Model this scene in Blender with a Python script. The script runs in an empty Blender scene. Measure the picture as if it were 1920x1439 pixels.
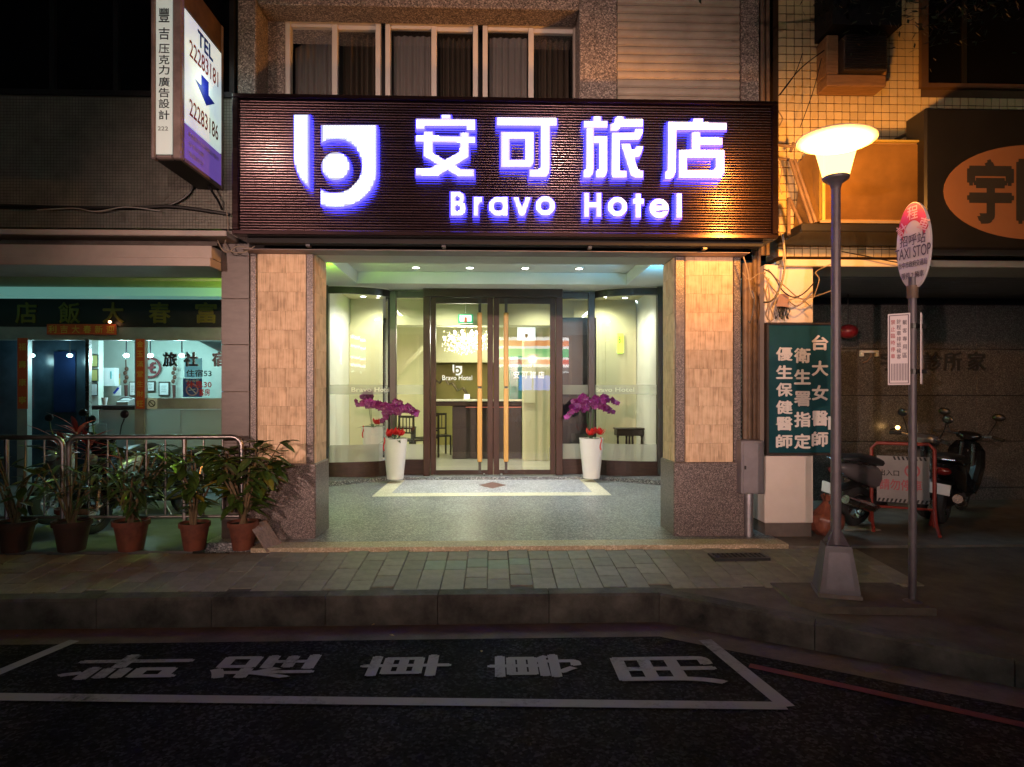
import bpy, bmesh, math, random
from mathutils import Vector, Matrix
from mathutils.geometry import tessellate_polygon
R = random.Random(7)
C = bpy.context.scene.collection
S = bpy.context.scene
PI = math.pi

# ---------------------------------------------------------------- camera, sky, exposure
F, HOR, CX = 1150.0, 739.0, 960.0
EYE = 1.5
YAW = math.atan(36 / F)
cam_d = bpy.data.cameras.new('camera')
cam = bpy.data.objects.new('camera', cam_d); C.objects.link(cam)
cam.location = (0, 0, EYE)
cam.rotation_euler = (PI / 2, 0, -YAW)
cam_d.sensor_fit = 'HORIZONTAL'; cam_d.sensor_width = 36.0
cam_d.lens = 36.0 * F / 1920
cam_d.shift_y = (HOR - 719.5) / 1920
cam_d.clip_start = 0.05; cam_d.clip_end = 500
S.camera = cam
w = bpy.data.worlds.new('World'); S.world = w; w.use_nodes = True
nt = w.node_tree
sky = nt.nodes.new('ShaderNodeTexSky'); sky.sky_type = 'NISHITA'; sky.sun_disc = False
sky.sun_elevation = math.radians(-6); sky.sun_rotation = math.radians(200)
nt.links.new(sky.outputs[0], nt.nodes['Background'].inputs[0])
nt.nodes['Background'].inputs[1].default_value = 0.06
S.view_settings.view_transform = 'Standard'; S.view_settings.look = 'None'
S.view_settings.exposure = 0.0; S.view_settings.gamma = 1.0
S.view_settings.use_curve_mapping = False
S.cycles.max_bounces = 8; S.cycles.diffuse_bounces = 4; S.cycles.glossy_bounces = 4
S.cycles.transparent_max_bounces = 12; S.cycles.transmission_bounces = 6
S.cycles.sample_clamp_indirect = 4.0
S.cycles.caustics_reflective = False; S.cycles.caustics_refractive = False
S.cycles.use_denoising = True

def P(px, py, Y):
    """point on the vertical plane at distance Y measured from a survey of the photograph"""
    a = (px - CX) / F; b = (HOR - py) / F
    dx = math.sin(YAW) + a * math.cos(YAW); dy = math.cos(YAW) - a * math.sin(YAW)
    t = Y / dy
    return Vector((dx * t, Y, EYE + b * t))
def PX(px, Y): return P(px, HOR, Y).x
def PZ(py, Y, px=924): return P(px, py, Y).z
def PG(px, py, z):
    a = (px - CX) / F; b = (HOR - py) / F
    dx = math.sin(YAW) + a * math.cos(YAW); dy = math.cos(YAW) - a * math.sin(YAW)
    t = (z - EYE) / b
    return Vector((dx * t, dy * t, z))

# ---------------------------------------------------------------- objects
ORIG = {}
def put(o, parent=None):
    C.objects.link(o)
    if parent is not None: o.parent = parent
    return o
def thing(name, label, cat, loc=(0, 0, 0), group=None, kind=None):
    o = bpy.data.objects.new(name, None); C.objects.link(o)
    o.empty_display_size = .1
    o.location = loc; ORIG[o.name] = Vector(loc)
    if label: o['label'] = label
    if cat: o['category'] = cat
    if group: o['group'] = group
    if kind: o['kind'] = kind
    return o
def tag(o, label, cat, group=None, kind=None):
    o['label'] = label; o['category'] = cat
    if group: o['group'] = group
    if kind: o['kind'] = kind
    return o
def orig(o):
    return ORIG.get(o.name, Vector((0, 0, 0))) if o is not None else Vector((0, 0, 0))
def copy_tree(o, parent=None):
    c = o.copy(); C.objects.link(c); ORIG[c.name] = orig(o).copy()
    if parent is not None: c.parent = parent
    for ch in list(o.children): copy_tree(ch, c)
    return c
def inst(name, mesh, loc, parent=None, rot=(0, 0, 0), scale=(1, 1, 1)):
    o = bpy.data.objects.new(name, mesh); C.objects.link(o)
    o.location = Vector(loc) - orig(parent); o.rotation_euler = rot; o.scale = scale
    if parent is not None: o.parent = parent
    return o

class MB:
    def __init__(s): s.v = []; s.f = []; s.m = []
    def face(s, pts, mi=0):
        n = len(s.v); s.v += [tuple(p) for p in pts]; s.f.append(tuple(range(n, n + len(pts)))); s.m.append(mi); return s
    def box(s, x0, x1, y0, y1, z0, z1, mi=0, M=None):
        if x0 > x1: x0, x1 = x1, x0
        if y0 > y1: y0, y1 = y1, y0
        if z0 > z1: z0, z1 = z1, z0
        c = [Vector(q) for q in ((x0,y0,z0),(x1,y0,z0),(x1,y1,z0),(x0,y1,z0),(x0,y0,z1),(x1,y0,z1),(x1,y1,z1),(x0,y1,z1))]
        if M is not None: c = [M @ q for q in c]
        n = len(s.v); s.v += [tuple(q) for q in c]
        for f in ((0,3,2,1),(4,5,6,7),(0,1,5,4),(1,2,6,5),(2,3,7,6),(3,0,4,7)):
            s.f.append(tuple(n + i for i in f)); s.m.append(mi)
        return s
    def bbox(s, x0, x1, y0, y1, z0, z1, b=.006, mi=0):
        """box with chamfered edges on all sides"""
        if x0 > x1: x0, x1 = x1, x0
        if y0 > y1: y0, y1 = y1, y0
        if z0 > z1: z0, z1 = z1, z0
        bm = bmesh.new(); bmesh.ops.create_cube(bm, size=1)
        for v in bm.verts: v.co = Vector(((x0+x1)/2 + v.co.x*(x1-x0), (y0+y1)/2 + v.co.y*(y1-y0), (z0+z1)/2 + v.co.z*(z1-z0)))
        bmesh.ops.bevel(bm, geom=bm.edges[:], offset=min(b, (x1-x0)*.4, (y1-y0)*.4, (z1-z0)*.4), segments=1, affect='EDGES')
        s.addbm(bm, mi); return s
    def addbm(s, bm, mi=0, M=None):
        n = len(s.v); bm.verts.index_update()
        s.v += [tuple((M @ v.co) if M is not None else v.co) for v in bm.verts]
        for f in bm.faces: s.f.append(tuple(n + v.index for v in f.verts)); s.m.append(mi)
        bm.free()
    def tube(s, pts, r, n=8, mi=0, cap=True):
        pts = [Vector(p) for p in pts]; rs = r if isinstance(r, (list, tuple)) else [r] * len(pts)
        base = len(s.v); up = None
        for i, p in enumerate(pts):
            d = (pts[min(i+1, len(pts)-1)] - pts[max(i-1, 0)])
            if d.length < 1e-9: d = Vector((0, 0, 1))
            d.normalize()
            if up is None: up = d.orthogonal().normalized()
            else:
                up = up - d * up.dot(d)
                up = up.normalized() if up.length > 1e-6 else d.orthogonal().normalized()
            q = d.cross(up)
            for k in range(n):
                a = 2 * PI * k / n
                s.v.append(tuple(p + (up * math.cos(a) + q * math.sin(a)) * rs[i]))
        for i in range(len(pts) - 1):
            for k in range(n):
                a = base + i*n + k; b = base + i*n + (k+1) % n
                s.f.append((a, b, b + n, a + n)); s.m.append(mi)
        if cap:
            s.f.append(tuple(base + k for k in reversed(range(n)))); s.m.append(mi)
            e = base + (len(pts)-1)*n
            s.f.append(tuple(e + k for k in range(n))); s.m.append(mi)
        return s
    def lathe(s, prof, c, n=24, mi=0, cap=False, M=None):
        base = len(s.v)
        for (r, z) in prof:
            for k in range(n):
                a = 2*PI*k/n; q = Vector((c[0] + r*math.cos(a), c[1] + r*math.sin(a), c[2] + z))
                s.v.append(tuple(M @ q if M is not None else q))
        for i in range(len(prof)-1):
            for k in range(n):
                a = base + i*n + k; b = base + i*n + (k+1) % n
                s.f.append((a, b, b+n, a+n)); s.m.append(mi)
        if cap:
            s.f.append(tuple(base + k for k in reversed(range(n)))); s.m.append(mi)
            e = base + (len(prof)-1)*n; s.f.append(tuple(e+k for k in range(n))); s.m.append(mi)
        return s
    def ball(s, c, r, mi=0, sc=(1, 1, 1), u=12, v=8):
        prof = [(math.sin(PI*i/v)*r, -math.cos(PI*i/v)*r) for i in range(v+1)]
        base = len(s.v)
        for (q, z) in prof:
            for k in range(u):
                a = 2*PI*k/u
                s.v.append((c[0] + max(q, 1e-5)*math.cos(a)*sc[0], c[1] + max(q, 1e-5)*math.sin(a)*sc[1], c[2] + z*sc[2]))
        for i in range(v):
            for k in range(u):
                a = base + i*u + k; b = base + i*u + (k+1) % u
                s.f.append((a, b, b+u, a+u)); s.m.append(mi)
        return s
    def prism(s, loops, fn, d0, d1, mf=0, ms=None, mb=None):
        """loops: outer ring then holes, 2-D; fn(u, v, d) -> point; front cap at d0, back cap at d1"""
        ms = mf if ms is None else ms; mb = ms if mb is None else mb
        L = [[Vector((p[0], p[1], 0)) for p in lp] for lp in loops]
        flat = [p for lp in L for p in lp]
        tris = tessellate_polygon(L)
        n = len(s.v); N = len(flat)
        s.v += [tuple(fn(p.x, p.y, d0)) for p in flat] + [tuple(fn(p.x, p.y, d1)) for p in flat]
        for t in tris:
            s.f.append((n+t[0], n+t[1], n+t[2])); s.m.append(mf)
            s.f.append((n+N+t[2], n+N+t[1], n+N+t[0])); s.m.append(mb)
        k = n
        for lp in L:
            for i in range(len(lp)):
                a = k + i; b = k + (i+1) % len(lp)
                s.f.append((a, b, b+N, a+N)); s.m.append(ms)
            k += len(lp)
        return s
    def build(s, name, mats, parent=None, smooth=False, local=False, kind=None, recalc=True):
        me = bpy.data.meshes.new(name)
        o0 = Vector((0, 0, 0)) if local else orig(parent)
        me.from_pydata([(v[0]-o0.x, v[1]-o0.y, v[2]-o0.z) for v in s.v], [], s.f)
        for m in (mats if isinstance(mats, (list, tuple)) else [mats]): me.materials.append(m)
        me.polygons.foreach_set('material_index', s.m)
        if recalc:
            bm = bmesh.new(); bm.from_mesh(me)
            bmesh.ops.recalc_face_normals(bm, faces=bm.faces); bm.to_mesh(me); bm.free()
        if smooth:
            me.polygons.foreach_set('use_smooth', [True] * len(me.polygons))
            try: me.set_sharp_from_angle(angle=math.radians(40))
            except Exception: pass
        me.update()
        o = bpy.data.objects.new(name, me); C.objects.link(o)
        if parent is not None: o.parent = parent; ORIG[o.name] = o0
        if kind: o['kind'] = kind
        return o

def ring(cx, cy, r, n=28, a0=0, a1=2*PI): return [(cx + r*math.cos(a0+(a1-a0)*i/n), cy + r*math.sin(a0+(a1-a0)*i/n)) for i in range(n)]

# ---------------------------------------------------------------- materials
def newmat(name):
    m = bpy.data.materials.new(name); m.use_nodes = True
    t = m.node_tree; b = t.nodes['Principled BSDF']
    return m, t, b
def nd(t, typ, **kw):
    n = t.nodes.new(typ)
    for k, v in kw.items():
        if k.startswith('i_'): n.inputs[k[2:].replace('_', ' ')].default_value = v
        else: setattr(n, k, v)
    return n
def ramp(t, stops, interp='LINEAR'):
    r = t.nodes.new('ShaderNodeValToRGB'); r.color_ramp.interpolation = interp
    e = r.color_ramp.elements
    while len(e) < len(stops): e.new(.5)
    for x, (p, c) in zip(e, stops): x.position = p; x.color = (*c, 1) if len(c) == 3 else c
    return r
def mulc(c, k): return tuple(min(1, max(0, x*k)) for x in c)
def M(name, col, rough=.6, metal=0., var=.18, scale=4., bump=0., bscale=60., stretch=(1, 1, 1), spec=.5, rnd=0., emit=None, es=0., rvar=0.):
    m, t, b = newmat(name); L = t.links.new
    b.inputs['Roughness'].default_value = rough; b.inputs['Metallic'].default_value = metal
    b.inputs['Specular IOR Level'].default_value = spec
    tc = nd(t, 'ShaderNodeTexCoord'); mp = nd(t, 'ShaderNodeMapping'); mp.inputs['Scale'].default_value = stretch
    L(tc.outputs['Object'], mp.inputs[0])
    n1 = nd(t, 'ShaderNodeTexNoise'); n1.inputs['Scale'].default_value = scale; n1.inputs['Detail'].default_value = 8; n1.inputs['Roughness'].default_value = .65
    L(mp.outputs[0], n1.inputs['Vector'])
    rp = ramp(t, [(.3, mulc(col, 1-var)), (.7, mulc(col, 1+var))]); L(n1.outputs[0], rp.inputs[0])
    out = rp.outputs[0]
    if rnd:
        oi = nd(t, 'ShaderNodeObjectInfo'); mr = nd(t, 'ShaderNodeMapRange')
        mr.inputs[3].default_value = 1-rnd; mr.inputs[4].default_value = 1+rnd
        L(oi.outputs['Random'], mr.inputs[0])
        hs = nd(t, 'ShaderNodeHueSaturation'); L(mr.outputs[0], hs.inputs['Value']); L(out, hs.inputs['Color']); out = hs.outputs[0]
    L(out, b.inputs['Base Color'])
    if rvar:
        mr = nd(t, 'ShaderNodeMapRange'); mr.inputs[3].default_value = max(0, rough-rvar); mr.inputs[4].default_value = min(1, rough+rvar)
        L(n1.outputs[0], mr.inputs[0]); L(mr.outputs[0], b.inputs['Roughness'])
    if bump:
        n2 = nd(t, 'ShaderNodeTexNoise'); n2.inputs['Scale'].default_value = bscale; n2.inputs['Detail'].default_value = 6
        L(mp.outputs[0], n2.inputs['Vector'])
        bp = nd(t, 'ShaderNodeBump'); bp.inputs['Strength'].default_value = bump; bp.inputs['Distance'].default_value = .01
        L(n2.outputs[0], bp.inputs['Height']); L(bp.outputs[0], b.inputs['Normal'])
    if emit:
        b.inputs['Emission Color'].default_value = (*emit, 1); b.inputs['Emission Strength'].default_value = es
    return m
def speckle(name, c0, c1, c2, scale=90., rough=.45, bump=.15, big=.25):
    """stone of mixed grains: dark, middle and pale chips"""
    m, t, b = newmat(name); L = t.links.new
    tc = nd(t, 'ShaderNodeTexCoord')
    v = nd(t, 'ShaderNodeTexVoronoi'); v.inputs['Scale'].default_value = scale
    L(tc.outputs['Object'], v.inputs['Vector'])
    sp = nd(t, 'ShaderNodeSeparateColor'); L(v.outputs['Color'], sp.inputs[0])
    r = ramp(t, [(0., c0), (.35, c1), (.62, c1), (.85, c2), (1., mulc(c2, 1.25))]); L(sp.outputs[0], r.inputs[0])
    n = nd(t, 'ShaderNodeTexNoise'); n.inputs['Scale'].default_value = 2.3; n.inputs['Detail'].default_value = 7
    L(tc.outputs['Object'], n.inputs['Vector'])
    mr = nd(t, 'ShaderNodeMapRange'); mr.inputs[1].default_value = .3; mr.inputs[2].default_value = .7; mr.inputs[3].default_value = 1-big; mr.inputs[4].default_value = 1+big
    L(n.outputs[0], mr.inputs[0])
    hs = nd(t, 'ShaderNodeHueSaturation'); L(mr.outputs[0], hs.inputs['Value']); L(r.outputs[0], hs.inputs['Color'])
    L(hs.outputs[0], b.inputs['Base Color']); b.inputs['Roughness'].default_value = rough
    bp = nd(t, 'ShaderNodeBump'); bp.inputs['Strength'].default_value = bump; bp.inputs['Distance'].default_value = .004
    L(sp.outputs[1], bp.inputs['Height']); L(bp.outputs[0], b.inputs['Normal'])
    return m
def E(name, col, s, base=None):
    m, t, b = newmat(name)
    b.inputs['Base Color'].default_value = (*(base or col), 1)
    b.inputs['Emission Color'].default_value = (*col, 1); b.inputs['Emission Strength'].default_value = s
    b.inputs['Roughness'].default_value = .5
    return m
def glass(name, tint=(.97, 1, .98), ior=1.85, frost=0., dirt=.0):
    m, t, b = newmat(name); t.nodes.remove(b); L = t.links.new
    out = [n for n in t.nodes if n.type == 'OUTPUT_MATERIAL'][0]
    tr = nd(t, 'ShaderNodeBsdfTransparent'); tr.inputs[0].default_value = (*tint, 1)
    gl = nd(t, 'ShaderNodeBsdfGlossy'); gl.inputs['Roughness'].default_value = .02
    fr = nd(t, 'ShaderNodeFresnel'); fr.inputs[0].default_value = ior
    body = tr.outputs[0]
    if frost:
        df = nd(t, 'ShaderNodeBsdfTranslucent'); df.inputs[0].default_value = (.82, .84, .78, 1)
        d2 = nd(t, 'ShaderNodeBsdfDiffuse'); d2.inputs[0].default_value = (.6, .6, .56, 1)
        a = nd(t, 'ShaderNodeMixShader'); a.inputs[0].default_value = .4; L(df.outputs[0], a.inputs[1]); L(d2.outputs[0], a.inputs[2])
        mx = nd(t, 'ShaderNodeMixShader'); mx.inputs[0].default_value = frost
        L(body, mx.inputs[1]); L(a.outputs[0], mx.inputs[2]); body = mx.outputs[0]
    mix = nd(t, 'ShaderNodeMixShader'); L(fr.outputs[0], mix.inputs[0]); L(body, mix.inputs[1]); L(gl.outputs[0], mix.inputs[2])
    L(mix.outputs[0], out.inputs[0])
    return m

asphalt = None
pave_m = M('paver_stone', (.20, .185, .15), .7, var=.22, scale=9, bump=.25, bscale=70, rnd=.16)
kerb_m = M('kerb_concrete', (.055, .052, .046), .85, var=.95, scale=3.1, bump=.4, bscale=40)
gutter_m = M('gutter_concrete', (.10, .068, .06), .8, var=.45, scale=4, bump=.3)
walk_m = M('sidewalk_bed', (.07, .062, .052), .85, var=.3, scale=8, bump=.3)
bulb_m = M('sidewalk_concrete', (.085, .07, .055), .8, var=.4, scale=4.5, bump=.35, bscale=50)
asphalt = speckle('asphalt', (.004, .0038, .0048), (.0105, .0095, .0125), (.026, .024, .03), 60, .95, .5, .5)  # violet tint painted in for the sign's light on the road
asphalt.node_tree.nodes['Principled BSDF'].inputs['Specular IOR Level'].default_value = .08
terrazzo = speckle('porch_terrazzo', (.05, .055, .062), (.15, .158, .165), (.36, .37, .375), 75, .35, .12, .14)
terrazzo_dk = speckle('plinth_terrazzo', (.03, .03, .035), (.09, .09, .095), (.28, .28, .28), 75, .5, .15, .2)
cream = speckle('cream_terrazzo', (.55, .5, .36), (.66, .61, .46), (.75, .71, .58), 80, .4, .05, .08)
beige = speckle('beige_threshold', (.33, .26, .17), (.44, .36, .24), (.54, .46, .33), 80, .6, .1, .15)
redstone = M('red_diamond', (.17, .085, .075), .4, var=.2, scale=20)
granite = speckle('pillar_granite', (.03, .027, .029), (.12, .098, .095), (.25, .21, .20), 140, .35, .1, .12)
granite_up = speckle('upper_granite', (.05, .04, .036), (.20, .16, .14), (.42, .35, .3), 90, .6, .2, .15)
def travertine(name, a, b_):
    m, t, b = newmat(name); L = t.links.new
    tc = nd(t, 'ShaderNodeTexCoord'); oi = nd(t, 'ShaderNodeObjectInfo')
    ad = nd(t, 'ShaderNodeVectorMath', operation='ADD'); L(tc.outputs['Object'], ad.inputs[0])
    cm = nd(t, 'ShaderNodeCombineXYZ'); ml = nd(t, 'ShaderNodeMath', operation='MULTIPLY'); ml.inputs[1].default_value = 37.
    L(oi.outputs['Random'], ml.inputs[0]); L(ml.outputs[0], cm.inputs[0]); L(ml.outputs[0], cm.inputs[2]); L(cm.outputs[0], ad.inputs[1])
    mp = nd(t, 'ShaderNodeMapping'); mp.inputs['Scale'].default_value = (75, 75, 4); L(ad.outputs[0], mp.inputs[0])
    n = nd(t, 'ShaderNodeTexNoise'); n.inputs['Scale'].default_value = 1; n.inputs['Detail'].default_value = 5; L(mp.outputs[0], n.inputs['Vector'])
    n3 = nd(t, 'ShaderNodeTexNoise'); n3.inputs['Scale'].default_value = 9; n3.inputs['Detail'].default_value = 6; L(ad.outputs[0], n3.inputs['Vector'])
    mx = nd(t, 'ShaderNodeMath', operation='ADD'); L(n.outputs[0], mx.inputs[0]); L(n3.outputs[0], mx.inputs[1])
    hf = nd(t, 'ShaderNodeMath', operation='MULTIPLY'); hf.inputs[1].default_value = .5; L(mx.outputs[0], hf.inputs[0])
    r = ramp(t, [(.38, mulc(a, .72)), (.46, a), (.56, b_), (.66, mulc(b_, 1.1))]); L(hf.outputs[0], r.inputs[0])
    mr = nd(t, 'ShaderNodeMapRange'); mr.inputs[3].default_value = .90; mr.inputs[4].default_value = 1.10; L(oi.outputs['Random'], mr.inputs[0])
    hs = nd(t, 'ShaderNodeHueSaturation'); L(mr.outputs[0], hs.inputs['Value']); L(r.outputs[0], hs.inputs['Color'])
    L(hs.outputs[0], b.inputs['Base Color']); b.inputs['Roughness'].default_value = .62
    bp = nd(t, 'ShaderNodeBump'); bp.inputs['Strength'].default_value = .25; bp.inputs['Distance'].default_value = .004
    L(n.outputs[0], bp.inputs['Height']); L(bp.outputs[0], b.inputs['Normal'])
    return m
trav = travertine('pillar_travertine', (.56, .40, .25), (.66, .50, .33))
joint = M('joint_mortar', (.30, .22, .15), .9, var=.2)
plaster = M('porch_plaster', (.80, .81, .78), .8, var=.03, scale=2)
lintel_m = M('lintel_paint', (.42, .36, .38), .7, var=.15, scale=3)
darkframe = M('dark_bronze', (.028, .020, .017), .35, var=.2, scale=6)
wood = M('dark_wood', (.048, .018, .012), .42, spec=.3, var=.35, scale=3, stretch=(10, 10, 1), bump=.08, bscale=20)
wood_h = M('dark_wood_rail', (.038, .017, .012), .42, spec=.3, var=.35, scale=3, stretch=(1, 10, 10))
oak = M('honey_wood', (.50, .25, .055), .35, var=.2, scale=3, stretch=(14, 14, 1))
glass_m = glass('clear_glass')
frost_m = glass('frosted_glass', frost=.72)
band_m = glass('frosted_band', frost=.38)
white_v = M('white_vinyl', (.85, .86, .83), .6, var=.02, emit=(.9, .92, .85), es=.25)
ivory = M('ivory_wall', (.66, .64, .43), .75, var=.04, scale=2)
olive = M('olive_wall', (.34, .30, .10), .7, var=.08, scale=2)
ifloor = M('polished_floor', (.62, .61, .55), .12, var=.05, scale=2)
metal_dk = M('dark_metal', (.05, .05, .055), .4, metal=.6, var=.3)
steel_panel = M('brushed_panel', (.36, .38, .38), .38, metal=.45, var=.15, scale=5, rvar=.1)
etched = M('etched_letters', (.60, .62, .52), .6, var=.02)
steel = M('stainless', (.52, .52, .53), .27, metal=1., var=.1, scale=6, rvar=.1)
galv = M('galvanised', (.36, .36, .40), .45, metal=.85, var=.25, scale=8, rvar=.12)
black = M('black_plastic', (.012, .012, .013), .35, var=.2)
rubber = M('rubber', (.02, .02, .02), .8, var=.2)
winframe = M('white_window_frame', (.66, .60, .54), .45, var=.06)
shutter_m = M('roller_shutter', (.42, .345, .27), .55, var=.18, scale=3)
terra_dk = M('shaded_terracotta', (.045, .02, .013), .8, var=.3)  # shaded copy of the terracotta: gloom painted into the left pots
lamp_paint = M('grey_pole_paint', (.105, .095, .11), .45, metal=.25, var=.25, scale=7, rvar=.12)
rail_steel = M('worn_steel_tube', (.30, .28, .28), .38, metal=1., var=.25, scale=9, rvar=.12)
terracotta = M('terracotta', (.14, .042, .023), .8, var=.5, scale=6, bump=.15, rnd=.1)
soil = M('soil', (.03, .02, .014), .95, var=.4, scale=30, bump=.6)
whitepot = M('white_pot', (.72, .71, .69), .3, var=.03)
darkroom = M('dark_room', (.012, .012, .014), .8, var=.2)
concrete_dk = M('grimy_concrete', (.12, .10, .09), .85, var=.35, scale=3, bump=.2)

# ---------------------------------------------------------------- text
def text_bm(s, bold=0., res=3):
    cu = bpy.data.curves.new('t', 'FONT'); cu.body = s; cu.offset = bold; cu.resolution_u = res
    cu.fill_mode = 'FRONT'
    o = bpy.data.objects.new('t', cu); C.objects.link(o)
    me = bpy.data.meshes.new_from_object(o.evaluated_get(bpy.context.evaluated_depsgraph_get()))
    bpy.data.objects.remove(o); bpy.data.curves.remove(cu)
    bm = bmesh.new(); bm.from_mesh(me); bpy.data.meshes.remove(me)
    return bm
def text(name, s, c, wd, ht, mat, parent=None, u=(1, 0, 0), v=(0, 0, 1), n=(0, -1, 0), bold=.015, depth=0., keep=False, kind=None, local=False):
    """flat or raised lettering fitted into wd x ht, centred at c, on the plane u, v with outward normal n"""
    bm = text_bm(s, 0.)
    if not bm.verts: return None
    xs = [q.co.x for q in bm.verts]; ys = [q.co.y for q in bm.verts]
    x0, x1, y0, y1 = min(xs), max(xs), min(ys), max(ys)
    sx = wd / max(1e-6, x1-x0) if wd else None; sy = ht / max(1e-6, y1-y0) if ht else None
    sx = sx or sy; sy = sy or sx
    if keep: sx = sy = min(sx, sy)
    if bold:
        # heavier strokes: shifted copies, each a hair further out
        src = bmesh.new(); me_ = bpy.data.meshes.new('t'); bm.to_mesh(me_)
        for q in bm.verts: q.co.z = 0
        for i, (dx, dy) in enumerate(((bold, 0), (-bold, 0), (0, bold), (0, -bold))):
            n0 = len(bm.verts); bm.from_mesh(me_); bm.verts.ensure_lookup_table()
            for q in bm.verts[n0:]: q.co.x += dx; q.co.y += dy; q.co.z = -(i+1)*.01
        bpy.data.meshes.remove(me_); src.free()
    if depth:
        r = bmesh.ops.extrude_face_region(bm, geom=bm.faces[:])
        for q in r['geom']:
            if isinstance(q, bmesh.types.BMVert): q.co.z -= 1
    u, v, n, c = Vector(u).normalized(), Vector(v).normalized(), Vector(n).normalized(), Vector(c)
    for q in bm.verts:
        q.co = c + u*((q.co.x-(x0+x1)/2)*sx) + v*((q.co.y-(y0+y1)/2)*sy) + n*((q.co.z+1)*depth if depth else q.co.z*(.0004/.01)+.0016)
    mb = MB(); mb.addbm(bm)
    return mb.build(name, mat, parent, recalc=bool(depth), kind=kind, local=local)
# ================================================================ GROUND
ROADZ = -.33
YK = 4.87
def swz(y): return -.03 - .062 * (6.02 - y)          # pavement falls to the kerb
road = MB().face([(-60, -9.5, ROADZ), (60, -9.5, ROADZ), (60, 5.4, ROADZ), (-60, 5.4, ROADZ)]).build('road', asphalt, kind='structure')
KERB = [(-16., YK), (1.33, YK), (3.25, 3.72), (4.6, 3.05), (6.2, 2.6), (9., 2.3), (20., 2.2)]
def fr(a, b, d):
    """offset normal pointing to the pavement side"""
    t = Vector((b[0]-a[0], b[1]-a[1])).normalized(); return Vector((-t.y, t.x)) * d
def offset_line(pts, d):
    out = []
    for i, p in enumerate(pts):
        n = Vector((0, 0))
        if i > 0: n += fr(pts[i-1], p, 1)
        if i < len(pts)-1: n += fr(p, pts[i+1], 1)
        n.normalize(); out.append((p[0]+n.x*d, p[1]+n.y*d))
    return out
gin = offset_line(KERB, -.30)
g = MB()
for i in range(len(KERB)-1):
    g.face([(*KERB[i], ROADZ+.004), (*KERB[i+1], ROADZ+.004), (*gin[i+1], ROADZ+.004), (*gin[i], ROADZ+.004)])
g.build('gutter', gutter_m, kind='structure')
# pavement bed
kin = offset_line(KERB, .13)
bed = MB()
for i in range(len(KERB)-1):
    a, b = kin[i], kin[i+1]
    bed.face([(a[0], a[1], swz(a[1])-.012), (b[0], b[1], swz(b[1])-.012), (b[0], 6.02, -.042), (a[0], 6.02, -.042)])
pavement = bed.build('pavement', [walk_m], kind='structure')
bl = MB()      # concrete apron of the widened corner
bl.face([(kin[1][0]+.05, 5.0, swz(5.0)-.006), (kin[2][0], kin[2][1], swz(kin[2][1])-.006), (3.6, 4.98, swz(4.98)-.006)])
for i in range(2, len(KERB)-1):
    a, b = kin[i], kin[i+1]
    xa = 3.6 if i == 2 else a[0]
    ya = 4.98 if i == 2 else 6.0
    pts = [(a[0], a[1], swz(a[1])-.006), (b[0], b[1], swz(b[1])-.006), (b[0], 6.0, swz(6.)-.006)]
    pts += [(3.6, 6.0, swz(6.)-.006), (3.6, 4.98, swz(4.98)-.006)] if i == 2 else [(a[0], 6.0, swz(6.)-.006)]
    bl.face(pts)
bl.build('concrete_apron', bulb_m, pavement)
# pavers
def paver_mesh(wd, ln, h=.03):
    return MB().bbox(-wd/2, wd/2, -ln/2, ln/2, -h, 0, .004).build('paver', pave_m)
tmp = paver_mesh(.187, .247); pm = tmp.data; bpy.data.objects.remove(tmp)
tilt = math.atan(.062); n_p = 0
loose = MB()
for c in range(-30, 19):
    stag = (c * 7919) % 3 * .055
    for r in range(4):
        y = 5.135 + r*.252 + (stag if c % 2 else 0) - .03
        x = c*.192 + .05 + R.uniform(-.002, .002)
        if y + .123 > 6.03 or y - .123 < 5.0: y = min(max(y, 5.0 + .126), 6.02 - .126)
        o = inst('paver', pm, (x, y, swz(y) + R.uniform(-.003, .002)), pavement, (tilt + R.uniform(-.006, .006), R.uniform(-.008, .008), R.uniform(-.006, .006)))
        n_p += 1
# green-grey patched pavers
pm2 = pm.copy(); pm2.materials.clear()
pm2.materials.append(M('green_paver', (.15, .19, .15), .6, var=.2, scale=9, bump=.25, bscale=70, rnd=.12))
for o in [o for o in pavement.children if o.name.startswith('paver') and -.65 < o.location.x < .40 and 5.52 < o.location.y < 5.85]: o.data = pm2
# kerb stones
kerb = thing('kerb', 'low stained concrete kerb along the pavement, bending out under the lamp post', 'kerb', (0, YK, ROADZ), kind='structure')
def kerb_run(a, b, L=.92):
    a, b = Vector(a), Vector(b); d = b-a; n = max(1, round(d.length / L)); t = d.normalized(); p = Vector((-t.y, t.x))
    for i in range(n):
        s0 = a + d*(i/n) + t*.003; s1 = a + d*((i+1)/n) - t*.003
        mb = MB(); w_ = .128
        q = []
        for (s, off, z) in ((s0, .012, 0), (s0, w_, 0), (s1, w_, 0), (s1, .012, 0)):
            pt = s + p*off; q.append((pt.x, pt.y, swz(pt.y) + .006))
        lo = [((s + p*off).x, (s + p*off).y, ROADZ - .03) for (s, off) in ((s0, 0), (s0, w_), (s1, w_), (s1, 0))]
        e0 = s0; e1 = s1
        m0 = (e0.x, e0.y, swz(e0.y) - .012); m1 = (e1.x, e1.y, swz(e1.y) - .012)
        mb.face([q[0], q[1], q[2], q[3]]); mb.face([m0, q[0], q[3], m1]); mb.face([lo[0], m0, m1, lo[3]])
        mb.face([lo[0], lo[1], q[1], q[0], m0]); mb.face([lo[3], m1, q[3], q[2], lo[2]]); mb.face([lo[1], lo[2], q[2], q[1]])
        mb.build('kerb_stone', kerb_m, kerb)
for i in range(len(KERB)-1):
    if KERB[i][0] < 9: kerb_run((max(KERB[i][0], -7.5), KERB[i][1]), KERB[i+1])
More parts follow.
